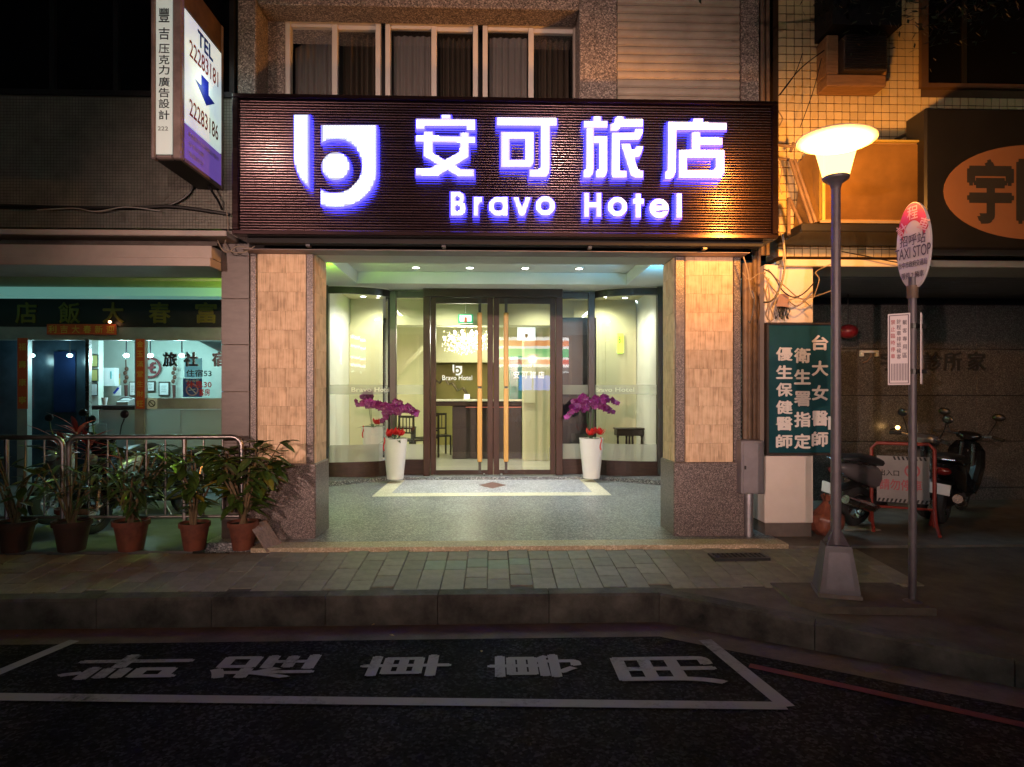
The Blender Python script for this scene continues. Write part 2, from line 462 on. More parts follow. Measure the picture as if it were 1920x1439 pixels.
q0 = Vector(KERB[1]); n1_ = fr(KERB[0], KERB[1], .128); n2_ = fr(KERB[1], KERB[2], .128); mm = (n1_+n2_).normalized()*.128
wd_ = MB(); tp = [q0, q0+n1_, q0+mm, q0+n2_]
wd_.face([(p.x, p.y, swz(p.y)+.004) for p in tp]); wd_.face([(p.x, p.y, ROADZ-.03) for p in tp][::-1])
for i in range(4): a, b = tp[i], tp[(i+1) % 4]; wd_.face([(a.x, a.y, ROADZ-.03), (b.x, b.y, ROADZ-.03), (b.x, b.y, swz(b.y)+.004), (a.x, a.y, swz(a.y)+.004)])
wd_.build('corner_stone', kerb_m, kerb)
# painted marks
def wornpaint(name, c):
    m, t, b = newmat(name); L = t.links.new
    tc = nd(t, 'ShaderNodeTexCoord'); n = nd(t, 'ShaderNodeTexNoise'); n.inputs['Scale'].default_value = 26; n.inputs['Detail'].default_value = 9; n.inputs['Roughness'].default_value = .75
    n2 = nd(t, 'ShaderNodeTexNoise'); n2.inputs['Scale'].default_value = 2.2; n2.inputs['Detail'].default_value = 4
    L(tc.outputs['Object'], n.inputs['Vector']); L(tc.outputs['Object'], n2.inputs['Vector'])
    ad = nd(t, 'ShaderNodeMath', operation='ADD'); L(n.outputs[0], ad.inputs[0]); L(n2.outputs[0], ad.inputs[1])
    r = ramp(t, [(.68/2, (.022, .021, .024)), (.80/2, mulc(c, .62)), (.94/2, mulc(c, .92)), (1., mulc(c, 1.1))]); hf = nd(t, 'ShaderNodeMath', operation='MULTIPLY'); hf.inputs[1].default_value = .5
    L(ad.outputs[0], hf.inputs[0]); L(hf.outputs[0], r.inputs[0]); L(r.outputs[0], b.inputs['Base Color']); b.inputs['Roughness'].default_value = .8
    bp = nd(t, 'ShaderNodeBump'); bp.inputs['Strength'].default_value = .4; bp.inputs['Distance'].default_value = .006; L(n.outputs[0], bp.inputs['Height']); L(bp.outputs[0], b.inputs['Normal'])
    return m
paint = wornpaint('road_paint', (.27, .245, .285))
redpaint = wornpaint('red_road_paint', (.12, .012, .016))
def zl(a, b, wd, mat, name='painted_line', z=ROADZ+.008):
    a, b = Vector(a).to_2d(), Vector(b).to_2d(); t = (b-a).normalized(); p = Vector((-t.y, t.x))*wd/2
    return MB().face([(*(a-p), z), (*(b-p), z), (*(b+p), z), (*(a+p), z)]).build(name, mat, road)
pA = PG(1472, 1326, ROADZ); pB = PG(0, 1309, ROADZ); pC = PG(1322, 1203, ROADZ)
zl(pA, pB + (pB-pA)*.3, .09, paint)
zl(pA + (pA-pC)*.02, pC, .10, paint, z=ROADZ+.012)
pD = PG(0, 1262, ROADZ); pE_ = PG(140, 1203, ROADZ)
zl(pD + (pD-pE_)*.55, pE_, .09, paint)
ra, rb = PG(1405, 1250, ROADZ), PG(1920, 1362, ROADZ)
zl(ra, rb + (rb-ra)*1.5, .07, redpaint, 'red_no_parking_line')
for ch, (x0, x1, y0, y1) in zip('計程車專用', ((135, 345, 1234, 1272), (405, 590, 1233, 1272), (680, 842, 1232, 1270), (918, 1087, 1231, 1272), (1158, 1345, 1236, 1284))):
    a = PG((x0+x1)/2, y0, ROADZ); b = PG((x0+x1)/2, y1, ROADZ)
    c0 = PG((x0+x1)/2, (y0+y1)/2, ROADZ); wpx = PG(x1, (y0+y1)/2, ROADZ).x - PG(x0, (y0+y1)/2, ROADZ).x
    text('painted_character', ch, (c0.x, (a.y+b.y)/2, ROADZ+.008), (a-b).length, wpx, paint, road, u=(0, 1, 0), v=(-1, 0, 0), n=(0, 0, 1), bold=.022)
# porch floor and threshold
PORCH0, PORCH1 = 6.27, 13.0
porch = MB().box(-2.9, 2.95, PORCH0, 10.95, -.12, 0).build('porch_floor', terrazzo, kind='structure')
MB().box(-2.35, 2.95, 6.03, PORCH0-.002, -.12, .002).build('threshold_strip', beige, porch)
# inlay
cl, cr = PG(697, 932, 0), PG(1150, 932, 0)
y0, y1, x0, x1 = cl.y, 10.8, cl.x, cr.x
inl = MB()
for q in ([(x0, y0), (x1, y0), (x1, y0+.3), (x0, y0+.3)], [(x0, y0+.302), (x0+.24, y0+.302), (x0+.24, y1), (x0, y1)], [(x1-.24, y0+.302), (x1, y0+.302), (x1, y1), (x1-.24, y1)]):
    inl.face([(a, b, .004) for a, b in q])
inl.build('cream_border', cream, porch)
terr2 = speckle('mat_terrazzo', (.16, .16, .19), (.36, .36, .41), (.66, .66, .68), 75, .35, .1, .1)
MB().face([(x0+.242, y0+.302, .004), (x1-.242, y0+.302, .004), (x1-.242, y1, .004), (x0+.242, y1, .004)]).build('terrazzo_panel', terr2, porch)
dm = MB(); dc = Vector(((PX(923, 10)), 10.05)); dm.face([(dc.x-.225, dc.y, .008), (dc.x, dc.y-.36, .008), (dc.x+.225, dc.y, .008), (dc.x, dc.y+.36, .008)])
dm.build('diamond_inlay', redstone, porch)
for sx, (pa, pb) in ((-1, (612, 731)), (1, (1240, 1114))):
    a = P(pa, 900, 9.86); b = P(pb, 895, 10.72)
    m = MB()
    A0, A1 = (a.x - sx*(-.9), 9.86), (b.x, 10.72)
    ax = a.x + sx*.6
    q = [(ax, 9.55, .10), (b.x, 10.70, .055), (b.x, 11.2, .055), (ax, 11.2, .10)]
    lo = [(p[0], p[1], -.01) for p in q]
    m.face(q)
    for i in range(4): m.face([q[i], q[(i+1) % 4], lo[(i+1) % 4], lo[i]])
    m.build('window_plinth', [terrazzo_dk], porch)
MB().box(b.x*-1 if b.x < 0 else -b.x, abs(b.x), 10.70, 11.05, -.02, .052).build('door_step', terrazzo, porch)
# neighbouring arcade floors, and the ground below everything
MB().box(-16, -2.905, 6.03, 12, -.14, -.02).build('arcade_floor', M('arcade_tile', (.10, .10, .10), .5, var=.3, scale=5), kind='structure')
MB().box(2.955, 16, 6.03, 12, -.14, -.02).build('clinic_floor', M('clinic_paving', (.13, .12, .105), .6, var=.35, scale=5, bump=.2), kind='structure')
# drain cover near the right pillar
dr = thing('drain_cover', 'dark slotted iron drain cover set in the pavement left of the lamp post', 'drain cover', PG(1385, 1046, -.05))
o_ = orig(dr)
mb = MB(); L_, W_ = .52, .2
for q in ((-L_/2, L_/2, -W_/2, -W_/2+.025), (-L_/2, L_/2, W_/2-.025, W_/2), (-L_/2, -L_/2+.025, -W_/2, W_/2), (L_/2-.025, L_/2, -W_/2, W_/2)):
    mb.box(o_.x+q[0], o_.x+q[1], o_.y+q[2]+.026*(q[3]-q[2] > .1), o_.y+q[3]-.026*(q[3]-q[2] > .1), o_.z-.02, o_.z+.022)
mb.build('rim', metal_dk, dr)
for i in range(10):
    x = o_.x - L_/2 + .05 + i*.045
    MB().box(x, x+.022, o_.y-W_/2+.026, o_.y+W_/2-.026, o_.z-.02, o_.z+.02).build('grate_bar', metal_dk, dr)
# bits of litter
lf = M('dry_leaf', (.42, .30, .12), .7, var=.3)
for (px, py, z) in ((903, 1222, ROADZ+.01), (1060, 1028, -.02), (1467, 1089, -.1), (655, 1030, -.025), (735, 1192, ROADZ+.01), (700, 1172, ROADZ+.01)):
    c = PG(px, py, z); a = R.uniform(0, 6)
    m = MB(); u = Vector((math.cos(a), math.sin(a), 0))*.022; v = Vector((-math.sin(a), math.cos(a), 0))*.010
    m.face([c-u, c-v+Vector((0, 0, .006)), c+u*.2+Vector((0, 0, .009)), c+v+Vector((0, 0, .003))]); m.face([c+u*.2+Vector((0, 0, .009)), c-v+Vector((0, 0, .006)), c+u+Vector((0, 0, .004)), c+v+Vector((0, 0, .003))])
    o = m.build('dry_leaf', lf)
    tag(o, {903: 'small pale dry leaf lying on the asphalt behind the painted characters', 1060: 'tiny pale scrap lying along the beige threshold strip', 1467: 'small dry scrap lying on the pavement beside the lamp post slab',
            655: 'small dry leaf lying at the left end of the threshold strip', 735: 'small dry leaf in the gutter under the kerb, the one nearer the middle', 700: 'small dry leaf in the gutter hard against the kerb face'}[px], 'leaf')
# ================================================================ HOTEL BUILDING
FY = 6.46
hotel = thing('hotel_building', 'narrow hotel front with stone clad pillars, open lit porch and white windows above', 'building', (0, FY, 0))
BEAM = PZ(479, FY)            # underside of the front beam
def pillar(name, pxs, side, inner_px):
    """pxs: outer edge, tile start, tile end, front corner; side +1: the inner face looks to +x"""
    xo, t0, t1, xi = [PX(p, FY) for p in pxs]
    p = bpy.data.objects.new('pillar', None); C.objects.link(p); p.parent = hotel; ORIG[p.name] = orig(hotel).copy()
    D = .46; ztop = BEAM + .0; zb = PZ(868, FY)
    lo, hi = min(xo, xi), max(xo, xi)
    MB().box(lo+.02, hi-.02, FY+.02, FY+D, 0, ztop).build('pillar_core', joint, p)
    # granite corner strips, front
    for a, b in ((xo, t0), (xi, t1)):
        MB().bbox(min(a, b), max(a, b)-.004, FY-.012, FY+.03, zb+.002, ztop-.002, .005).build('granite_strip', granite, p)
    # base
    bx0, bx1 = lo-.028, hi+.028
    MB().bbox(bx0, bx1, FY-.045, FY+D+.02, -.02, zb, .012).build('granite_base', granite, p)
    # front tiles
    a, b = min(t0, t1)+.006, max(t0, t1)-.006; rows = 11; h = (ztop-zb)/rows; w3 = (b-a)/3
    for r in range(rows):
        sp = [a, a+w3+R.uniform(-.05, .05), a+2*w3+R.uniform(-.05, .05), b] if r % 3 != 1 else [a, a+w3*.55, a+w3*1.6+R.uniform(-.03, .03), b]
        for k in range(3):
            pr = R.uniform(0, .006)
            MB().bbox(sp[k]+.0008, sp[k+1]-.0006, FY-.002-pr*.4, FY+.03, zb+r*h+.0006, zb+(r+1)*h-.0006, .0008).build('stone_tile', trav, p)
    # inner side tiles
    ys = [FY+.035, FY+.035+(D-.06)*.5, FY+D-.02]
    for r in range(rows):
        off = .07 if r % 2 else -.05
        yy = [ys[0], ys[1]+off, ys[2]]
        for k in range(2):
            pr = R.uniform(0, .004)
            xa, xb = (xi-.02, xi+.004+pr) if side > 0 else (xi-.004-pr, xi+.02)
            MB().bbox(xa, xb, yy[k]+.0008, yy[k+1]-.0006, zb+r*h+.0006, zb+(r+1)*h-.0006, .0008).build('stone_tile', trav, p)
    return p
pillar('pillar', (470, 482, 575, 589), 1, 609)
pillar('pillar', (1389, 1375, 1284, 1266), -1, 1243)
def part(name, mat, *boxes, parent=None, b=None, smooth=False, kind=None):
    for q in boxes:
        m = MB()
        if b: m.bbox(*q, b)
        else: m.box(*q)
        o = m.build(name, mat, parent or hotel, smooth=smooth, kind=kind)
    return o
XL, XR = PX(468, FY), PX(1392, FY)
# front beam: lintel ledge, dark recess, body
part('lintel', lintel_m, (XL, XR, FY-.20, FY+.05, BEAM+.003, PZ(471, FY-.2)), b=.01)
part('beam', plaster, (XL+.01, XR-.01, FY+.052, FY+.46, BEAM+.006, 4.4))
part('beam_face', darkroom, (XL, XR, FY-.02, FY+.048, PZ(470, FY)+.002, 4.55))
# porch ceiling
ZT, Z1 = 3.56, 3.36
XS = 2.28
part('ceiling_tray', plaster, (-XS-.3, XS+.3, FY+.46, 10.6, ZT, ZT+.1))
part('ceiling_soffit', plaster, (-2.95, -XS, FY+.462, 11.0, Z1, ZT-.003), (XS, 2.98, FY+.462, 11.0, Z1, ZT-.003), (-XS+.002, XS-.002, 10.38, 11.0, Z1, ZT-.003))
part('party_wall', plaster, (-2.96, -2.90, 9.2, 12.9, 0, 3.5), (2.95, 3.01, 8.6, 12.9, 0, 3.5))
# side bulkheads over the open passage to the neighbours
# ---- shop front
YW = 10.99
ZF = .055
xmL0, xmL1 = PX(731, YW), PX(743, YW)
xmR0, xmR1 = PX(1103, YW), PX(1115, YW)
xdl, xdr = PX(793.5, 10.85), PX(1055, 10.85)
ZW = PZ(552, YW)               # top of the window frames
def arc(sx, n=14, d=0.):
    xa = xmR1 if sx > 0 else xmL0
    xb = PX(1232, 10.54) if sx > 0 else PX(616, 10.54)
    pts = []
    for i in range(n+1):
        t = PI/2*i/n
        pts.append((xa + (xb-xa)*(1-math.cos(t)), YW - .45*math.sin(t) - d))
    return pts
def strip(pts, z0, z1, th, name, mat, parent, smooth=True):
    m = MB(); n = len(pts)
    for i in range(n-1):
        (xa, ya), (xb, yb) = pts[i], pts[i+1]
        m.face([(xa, ya, z0), (xb, yb, z0), (xb, yb, z1), (xa, ya, z1)])
        if th:
            m.face([(xa, ya+th, z0), (xb, yb+th, z0), (xb, yb+th, z1), (xa, ya+th, z1)])
            m.face([(xa, ya, z1), (xb, yb, z1), (xb, yb+th, z1), (xa, ya+th, z1)])
            m.face([(xa, ya, z0), (xb, yb, z0), (xb, yb+th, z0), (xa, ya+th, z0)])
    if th:
        for (x, y) in (pts[0], pts[-1]): m.face([(x, y, z0), (x, y+th, z0), (x, y+th, z1), (x, y, z1)])
    return m.build(name, mat, parent, smooth=smooth, recalc=bool(th))
for sx in (-1, 1):
    wi = bpy.data.objects.new('bay_window', None); C.objects.link(wi); wi.parent = hotel; ORIG[wi.name] = orig(hotel).copy()
    a = arc(sx)
    strip(a, ZW-.07, ZW+.05, .06, 'top_rail', darkframe, wi)
    strip(arc(sx, d=.012), ZF+.01, .33, .08, 'base_rail', wood_h, wi)
    strip([(x, y+.03) for x, y in a], .325, ZW-.065, 0, 'curved_pane', glass_m, wi)
    strip([(x, y+.022) for x, y in a], .33, PZ(833, 10.7), 0, 'frosted_film', frost_m, wi)
    strip([(x, y+.022) for x, y in a], PZ(740, 10.75), PZ(722, 10.75), 0, 'logo_band', band_m, wi)
    xe = a[-1][0]
    part('end_post', darkframe, (xe-.07 if sx < 0 else xe, xe if sx < 0 else xe+.09, 10.50, 10.62, ZF, ZW+.06), parent=wi, b=.005)
    # lettering on the band follows the curve
    s = 'Bravo Hotel'
    bm = text_bm(s, .012); xs = [v.co.x for v in bm.verts]; ys = [v.co.y for v in bm.verts]
    L0 = [0]
    for i in range(1, len(a)): L0.append(L0[-1] + math.dist(a[i-1], a[i]))
    zc = PZ(731, 10.75); hh = .075; W_ = .72
    kx = W_/(max(xs)-min(xs)); ky = hh/(max(ys)-min(ys)); xm0 = min(xs); ym0 = (min(ys)+max(ys))/2
    tot = L0[-1]
    for v in bm.verts:
        d = (v.co.x-xm0)*kx
        d = (tot - .40 - W_ + d + .35) if sx < 0 else d + .08
        if sx < 0: d = tot - d
        d = min(max(d, 0.001), tot-.001); zz = zc + (v.co.y-ym0)*ky
        for i in range(1, len(a)):
            if L0[i] >= d: break
        t = (d-L0[i-1])/(L0[i]-L0[i-1])
        v.co = Vector((a[i-1][0]+(a[i][0]-a[i-1][0])*t, a[i-1][1]+(a[i][1]-a[i-1][1])*t+.012, zz))
    mb = MB(); mb.addbm(bm); mb.build('lettering', etched, wi, recalc=False)
    # narrow flat window between the bay and the door
    fw = bpy.data.objects.new('side_window', None); C.objects.link(fw); fw.parent = hotel; ORIG[fw.name] = orig(hotel).copy()
    m0, m1 = (xmL0, xmL1) if sx < 0 else (xmR0, xmR1)
    part('mullion', darkframe, (m0, m1, YW-.03, YW+.09, .06, ZW+.049), parent=fw, b=.006)
    x0, x1 = (m1+.002, xdl-.002) if sx < 0 else (xdr+.002, m0-.002)
    part('top_rail', darkframe, (x0, x1, YW, YW+.07, ZW-.07, ZW+.048), parent=fw)
    part('base_rail', wood_h, (x0, x1, YW-.01, YW+.07, .058, .33), parent=fw)
    MB().face([(x0, YW+.03, .33), (x1, YW+.03, .33), (x1, YW+.03, ZW-.07), (x0, YW+.03, ZW-.07)]).build('pane', glass_m, fw)
    MB().face([(x0, YW+.022, .33), (x1, YW+.022, .33), (x1, YW+.022, PZ(833, YW)), (x0, YW+.022, PZ(833, YW))]).build('frosted_film', frost_m, fw)
    MB().face([(x0, YW+.022, PZ(740, YW)), (x1, YW+.022, PZ(740, YW)), (x1, YW+.022, PZ(722, YW)), (x0, YW+.022, PZ(722, YW))]).build('logo_band', band_m, fw)
part('bulkhead', plaster, (-2.9, 2.95, YW+.1, YW+.3, ZW+.055, 3.6))
# ---- door
dy = 10.85
door = bpy.data.objects.new('entrance_door', None); C.objects.link(door); door.parent = hotel; ORIG[door.name] = orig(hotel).copy()
zd0, zd1 = .056, PZ(539.5, dy)
def px(p): return PX(p, dy)
zh = PZ(557, dy)
part('door_frame', wood, (px(793.5), px(806), dy, dy+.2, zd0, zh-.002), (px(1042.5), px(1055), dy, dy+.2, zd0, zh-.002), parent=door, b=.006)
part('door_header', wood_h, (px(793.5), px(1055), dy-.004, dy+.2, zh, zd1), parent=door, b=.006)
zg0, zg1 = PZ(882.5, dy), PZ(568.7, dy)
lx = [(px(807.2), px(816.8), px(913.8), px(924.5)), (px(925.3), px(936), px(1032), px(1041.5))]
for k, (a, b_, c, d) in enumerate(lx):
    part('stile', wood, (a, b_, dy+.04, dy+.1, zd0+.01, zh-.006), (c, d, dy+.04, dy+.1, zd0+.01, zh-.006), parent=door, b=.005)
    part('rail', wood_h, (b_+.001, c-.001, dy+.042, dy+.098, zd0+.01, zg0), (b_+.001, c-.001, dy+.042, dy+.098, zg1, zh-.006), parent=door)
    MB().face([(b_, dy+.07, zg0), (c, dy+.07, zg0), (c, dy+.07, zg1), (b_, dy+.07, zg1)]).build('door_glass', glass_m, door)
    # long handle
    hx = (px(899.6), px(948.8))[k]; hy = dy-.03
    hm = MB().bbox(hx-.042, hx+.042, hy-.03, hy+.03, PZ(866, dy), PZ(729, dy), .01).bbox(hx-.042, hx+.042, hy-.03, hy+.03, PZ(725, dy), PZ(587, dy), .01)
    hm.build('handle_grip', oak, door)
    part('handle_mount', darkframe, (hx-.024, hx+.024, hy-.01, hy+.025, PZ(887, dy), PZ(866.2, dy)), (hx-.024, hx+.024, hy-.01, hy+.025, PZ(586.8, dy), PZ(561, dy)), (hx-.03, hx+.03, hy-.02, hy+.02, PZ(728.8, dy), PZ(725.2, dy)),
         (hx-.02, hx+.02, hy+.026, dy+.04, PZ(570, dy), PZ(565, dy)), (hx-.02, hx+.02, hy+.026, dy+.04, PZ(884, dy), PZ(879, dy)), parent=door)
    kx = (px(908), px(940))[k]
    m = MB(); m.ball((kx, dy+.03, PZ(890.5, dy)), .022); m.build('lock_knob', steel, door, smooth=True)
# logos on the glass
def logo_loops():
    A = [(150,110),(350,110),(350,1085),(300,1045),(250,985),(205,905),(170,800),(152,700)]
    B = [(520,250),(1262,250),(1262,880),(1252,960),(1228,1040),(1180,1130),(1110,1210),(1020,1280),(920,1325),(800,1352),(700,1356),(600,1345),(517,1325),(517,1120),(560,1145),(640,1165),(740,1165),(830,1145),(910,1105),(980,1040),(1035,960),(1065,870),(1072,800),(1065,720),(1035,630),(985,550),(910,490),(830,450),(740,435),(650,440),(580,460),(520,490)]
    Cc = ring(710, 803, 187, 32)
    return [[A], [B], [Cc]]
yl = dy + .066
m = MB()
cxp, cyp = P(857, 694, dy), 0
k = (PX(866, dy)-PX(848, dy)) / (1262-150)
for lp in logo_loops():
    m.prism([[(x, y) for x, y in l] for l in lp], lambda u, v, d: (cxp.x + (u-706)*k, yl-d, cxp.z - (v-730)*k), 0, .002)
m.build('door_logo', white_v, door)
c_ = P(857, 708.5, dy); text('lettering', 'Bravo Hotel', (c_.x, yl, c_.z), PX(885, dy)-PX(829, dy), .085, white_v, door, bold=.004)
c_ = P(992, 703, dy); text('lettering', '安 可 旅 店', (c_.x, yl, c_.z), PX(1021, dy)-PX(963, dy), .125, white_v, door, bold=.02)
# ---- upper storey
YU = 6.80; ZU0, ZU1 = 4.2, 5.75
zs0, zs1 = PZ(36, YU, 800), 4.3
part('upper_wall', granite_up, (PX(482, YU), PX(534, YU), YU, YU+.2, ZU0, 6.4), (PX(534, YU)+.002, PX(1086, YU), YU, YU+.2, zs0+.003, 6.4))
part('pilaster', granite_up, (PX(445, FY), PX(480, FY), FY, YU+.2, ZU0, 6.5), b=.01)
part('pilaster', granite_up, (PX(1087, FY), PX(1158, FY), FY+.02, YU+.2, ZU0, 6.5), b=.01)
part('pilaster', granite_up, (PX(1390, FY), PX(1424, FY), FY, YU+.2, ZU0, 6.5), b=.01)
part('upper_beam', granite_up, (PX(480, FY)+.003, PX(1087, FY)-.003, FY+.03, YU-.002, PZ(18, FY)+.03, 6.45), b=.01)
# roller shutter slats above the right end of the sign
sy0 = FY + .05
zz = 4.25; k = 0
sl = bpy.data.objects.new('window_shutter', None); C.objects.link(sl); sl.parent = hotel; ORIG[sl.name] = orig(hotel).copy()
hsl = 15.6/F*FY
while zz < 6.4:
    m = MB(); xa, xb = PX(1159, FY), PX(1389, FY)
    pr = [(0, 0), (-.016, hsl*.18), (-.020, hsl*.5), (-.016, hsl*.82), (0, hsl*.97)]
    for i in range(4):
        m.face([(xa, sy0+pr[i][0], zz+pr[i][1]), (xb, sy0+pr[i][0], zz+pr[i][1]), (xb, sy0+pr[i+1][0], zz+pr[i+1][1]), (xa, sy0+pr[i+1][0], zz+pr[i+1][1])])
    m.build('slat', shutter_m, sl, smooth=True); zz += hsl; k += 1
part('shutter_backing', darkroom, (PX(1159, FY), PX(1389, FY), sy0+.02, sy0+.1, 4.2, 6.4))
# windows: three pairs of sashes
curtain_a = M('grey_net_curtain', (.20, .17, .165), .9, var=.15, scale=2, stretch=(14, 14, .6))
curtain_b = M('brown_curtain', (.085, .06, .045), .9, var=.2, scale=2, stretch=(14, 14, .6))
winglass = glass('window_glass')
for (xa, xm, xb) in ((534, 627, 713), (722, 814, 896), (905, 997, 1085)):
    wn = bpy.data.objects.new('upper_window', None); C.objects.link(wn); wn.parent = hotel; ORIG[wn.name] = orig(hotel).copy()
    X0, XM, X1 = PX(xa, YU), PX(xm, YU), PX(xb, YU)
    t = .055; y0, y1 = YU+.01, YU+.10
    part('window_frame', winframe, (X0, X0+t, y0, y1, zs1, zs0), (X1-t, X1, y0, y1, zs1, zs0), (X0+t+.001, X1-t-.001, y0, y1, zs0-t, zs0), parent=wn, b=.004)
    part('sash', winframe, (XM-.035, XM+.025, y0+.02, y1-.02, zs1, zs0-t-.002), (X0+t+.002, XM-.037, y0+.02, y1-.02, zs0-t-.04, zs0-t-.002), (XM+.027, X1-t-.002, y0+.035, y1-.005, zs0-t-.05, zs0-t-.002), parent=wn, b=.004)
    MB().face([(X0+t, y0+.05, zs1), (XM-.03, y0+.05, zs1), (XM-.03, y0+.05, zs0-t-.03), (X0+t, y0+.05, zs0-t-.03)]).build('pane', winglass, wn)
    MB().face([(XM+.02, y0+.065, zs1), (X1-t, y0+.065, zs1), (X1-t, y0+.065, zs0-t-.03), (XM+.02, y0+.065, zs0-t-.03)]).build('pane', winglass, wn)
    for (ca, cb, mt, dep, amp) in ((X0+t+.02, XM-.04, curtain_a, .13, .012), (XM+.05, X1-t-.03, curtain_b, .17, .035)):
        m = MB(); n = 40; pr = None
        for i in range(n+1):
            x = ca + (cb-ca)*i/n; y = YU + dep + amp*math.sin(i*.95 + R.uniform(-.2, .2)) + amp*.5*math.sin(i*.37)
            if pr: m.face([(pr[0], pr[1], zs1), (x, y, zs1), (x, y, zs0-.12), (pr[0], pr[1], zs0-.12)])
            pr = (x, y)
        m.build('curtain', mt, wn, smooth=True, recalc=False)
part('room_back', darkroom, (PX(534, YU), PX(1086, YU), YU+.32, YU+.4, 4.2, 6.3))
# upper floors beyond the picture, and the gap pipe chase
part('upper_storeys', granite_up, (PX(445, FY), PX(1424, FY), FY+.06, 11.5, 6.52, 9.0))
# downpipe chase at the right edge
pp = bpy.data.objects.new('pipe_chase', None); C.objects.link(pp); pp.parent = hotel; ORIG[pp.name] = orig(hotel).copy()
part('chase_wall', darkroom, (PX(1425, FY), PX(1458, FY)-.01, FY+.16, FY+.3, PZ(452, FY), 6.4), parent=pp)
rust = M('old_painted_pipe', (.14, .095, .065), .6, var=.4, scale=6, bump=.15)
for p_, r_, z0_, z1_ in ((1436, .032, 3.0, 6.4), (1447, .022, 3.0, 6.4), (1404, .034, .7, PZ(487, FY)), (1413, .03, .7, PZ(487, FY)), (1422, .026, 1., PZ(450, FY)), (1430, .022, 1., PZ(450, FY))):
    MB().tube([(PX(p_, FY), FY+.10, z0_), (PX(p_, FY)+.003, FY+.10, (z0_+z1_)/2), (PX(p_, FY), FY+.10, z1_)], r_, 10).build('pipe', rust, pp, smooth=True)
# louvred strip between pillar and pipes
lv = bpy.data.objects.new('vent_strip', None); C.objects.link(lv); lv.parent = hotel; ORIG[lv.name] = orig(hotel).copy()
for i in range(24):
    z = PZ(825, FY+.2) + i*(PZ(640, FY+.2)-PZ(825, FY+.2))/24
    MB().box(PX(1390.5, FY+.2), PX(1400, FY+.2), FY+.18, FY+.22, z, z+.018).build('louvre', steel, lv)

# ================================================================ HOTEL INTERIOR (part of the building)
part('interior_floor', ifloor, (-2.89, 2.94, 11.06, 18., -.05, .06))
part('interior_wall', ivory, (-2.9, -2.82, 12.91, 18, .06, 3.6), (2.9, 2.98, 12.91, 18, .06, 3.6))
part('back_wall', ivory, (-2.9, -1.6, 16.6, 16.7, .06, 3.6), (-1.598, 3.0, 16.6, 16.7, 2.35, 3.6), (.1, 3.0, 16.6, 16.7, .06, 2.348))
part('alcove_wall', olive, (-1.7, .3, 17.4, 17.5, .06, 3.0))
part('interior_ceiling', ivory, (-2.9, 2.95, 11.3, 17.5, 3.42, 3.5))
part('ceiling_beam', ivory, (-2.88, 2.93, 12.5, 12.9, 2.9, 3.418))
part('bay_lining', ivory, (-2.89, -2.0, 12.45, 12.49, .06, 2.9), (1.65, 2.93, 12.45, 12.49, .06, 3.3), (-2.4, -2.02, 12.42, 12.448, .5, 2.6), (2.3, 2.7, 12.42, 12.448, .06, 2.7))
part('white_column', ivory, (PX(980, 13.2), PX(1029, 13.2), 13.2, 13.5, .06, 3.4), (PX(982, 13.1), PX(1004, 13.1), 13.1, 13.19, 1.3, 2.85), b=.01)
part('teal_panel', M('teal_glass_panel', (.06, .22, .20), .2, var=.2), (PX(955, 14.2), PX(983, 14.2), 14.2, 14.25, .06, PZ(668, 14.2)))
part('dark_cupboard', M('dark_navy_panel', (.02, .022, .03), .3, var=.3), (PX(1050, 11.6), PX(1118, 11.6), 11.6, 11.64, .06, 2.95))
m = MB()     # sloping stair soffit seen through the left pane
m.prism([[(740, 700), (800, 640), (800, 652), (742, 711)]], lambda u, v, d: tuple(P(u, v, 14.0+d)), 0, .6)
m.build('stair_soffit', ivory, hotel)
pth = [(815, 712), (824, 718), (832, 708), (842, 721), (848, 718), (858, 732), (868, 728), (882, 748)]
m = MB(); m.tube([P(a, b_, 17.36) for a, b_ in pth], .045, 4); m.build('wall_motif', M('bronze_motif', (.12, .10, .05), .4, metal=.5), hotel)
# ================================================================ HOTEL SIGN
SY = 6.05
sign = thing('hotel_sign', 'wide brown ribbed fascia sign with glowing blue white letters and round logo over the porch', 'sign', (0, SY, 3.7))
zt, zb = PZ(177, SY, 437), PZ(441, SY, 437)
sx0, sx1 = PX(437, SY), PX(1457, SY)
def mrib():
    m, t, b = newmat('ribbed_bronze_sheet'); L = t.links.new
    tc = nd(t, 'ShaderNodeTexCoord'); mp = nd(t, 'ShaderNodeMapping'); mp.inputs['Scale'].default_value = (.7, 1, 45)
    L(tc.outputs['Object'], mp.inputs[0]); n = nd(t, 'ShaderNodeTexNoise'); n.inputs['Scale'].default_value = 2; n.inputs['Detail'].default_value = 4
    L(mp.outputs[0], n.inputs['Vector'])
    r = ramp(t, [(.3, (.024, .0135, .016)), (.7, (.054, .031, .033))]); L(n.outputs[0], r.inputs[0]); L(r.outputs[0], b.inputs['Base Color'])
    mr = nd(t, 'ShaderNodeMapRange'); mr.inputs[3].default_value = .16; mr.inputs[4].default_value = .32; L(n.outputs[0], mr.inputs[0]); L(mr.outputs[0], b.inputs['Roughness'])
    b.inputs['Metallic'].default_value = .9; b.inputs['Coat Weight'].default_value = .3; b.inputs['Coat Roughness'].default_value = .15
    return m
rib = mrib()
MB().bbox(sx0, sx1, SY+.04, SY+.34, zb, zt, .01).build('sign_box', rib, sign)
fr_ = MB()
t = .045
fr_.bbox(sx0, sx1, SY-.03, SY+.038, zt-t*.9, zt, .006).bbox(sx0, sx1, SY-.03, SY+.038, zb, zb+t, .006)
fr_.bbox(sx0, sx0+.06, SY-.03, SY+.038, zb+t+.001, zt-t*.9-.001, .006).bbox(sx1-.06, sx1, SY-.03, SY+.038, zb+t+.001, zt-t*.9-.001, .006)
fr_.build('sign_frame', rib, sign)
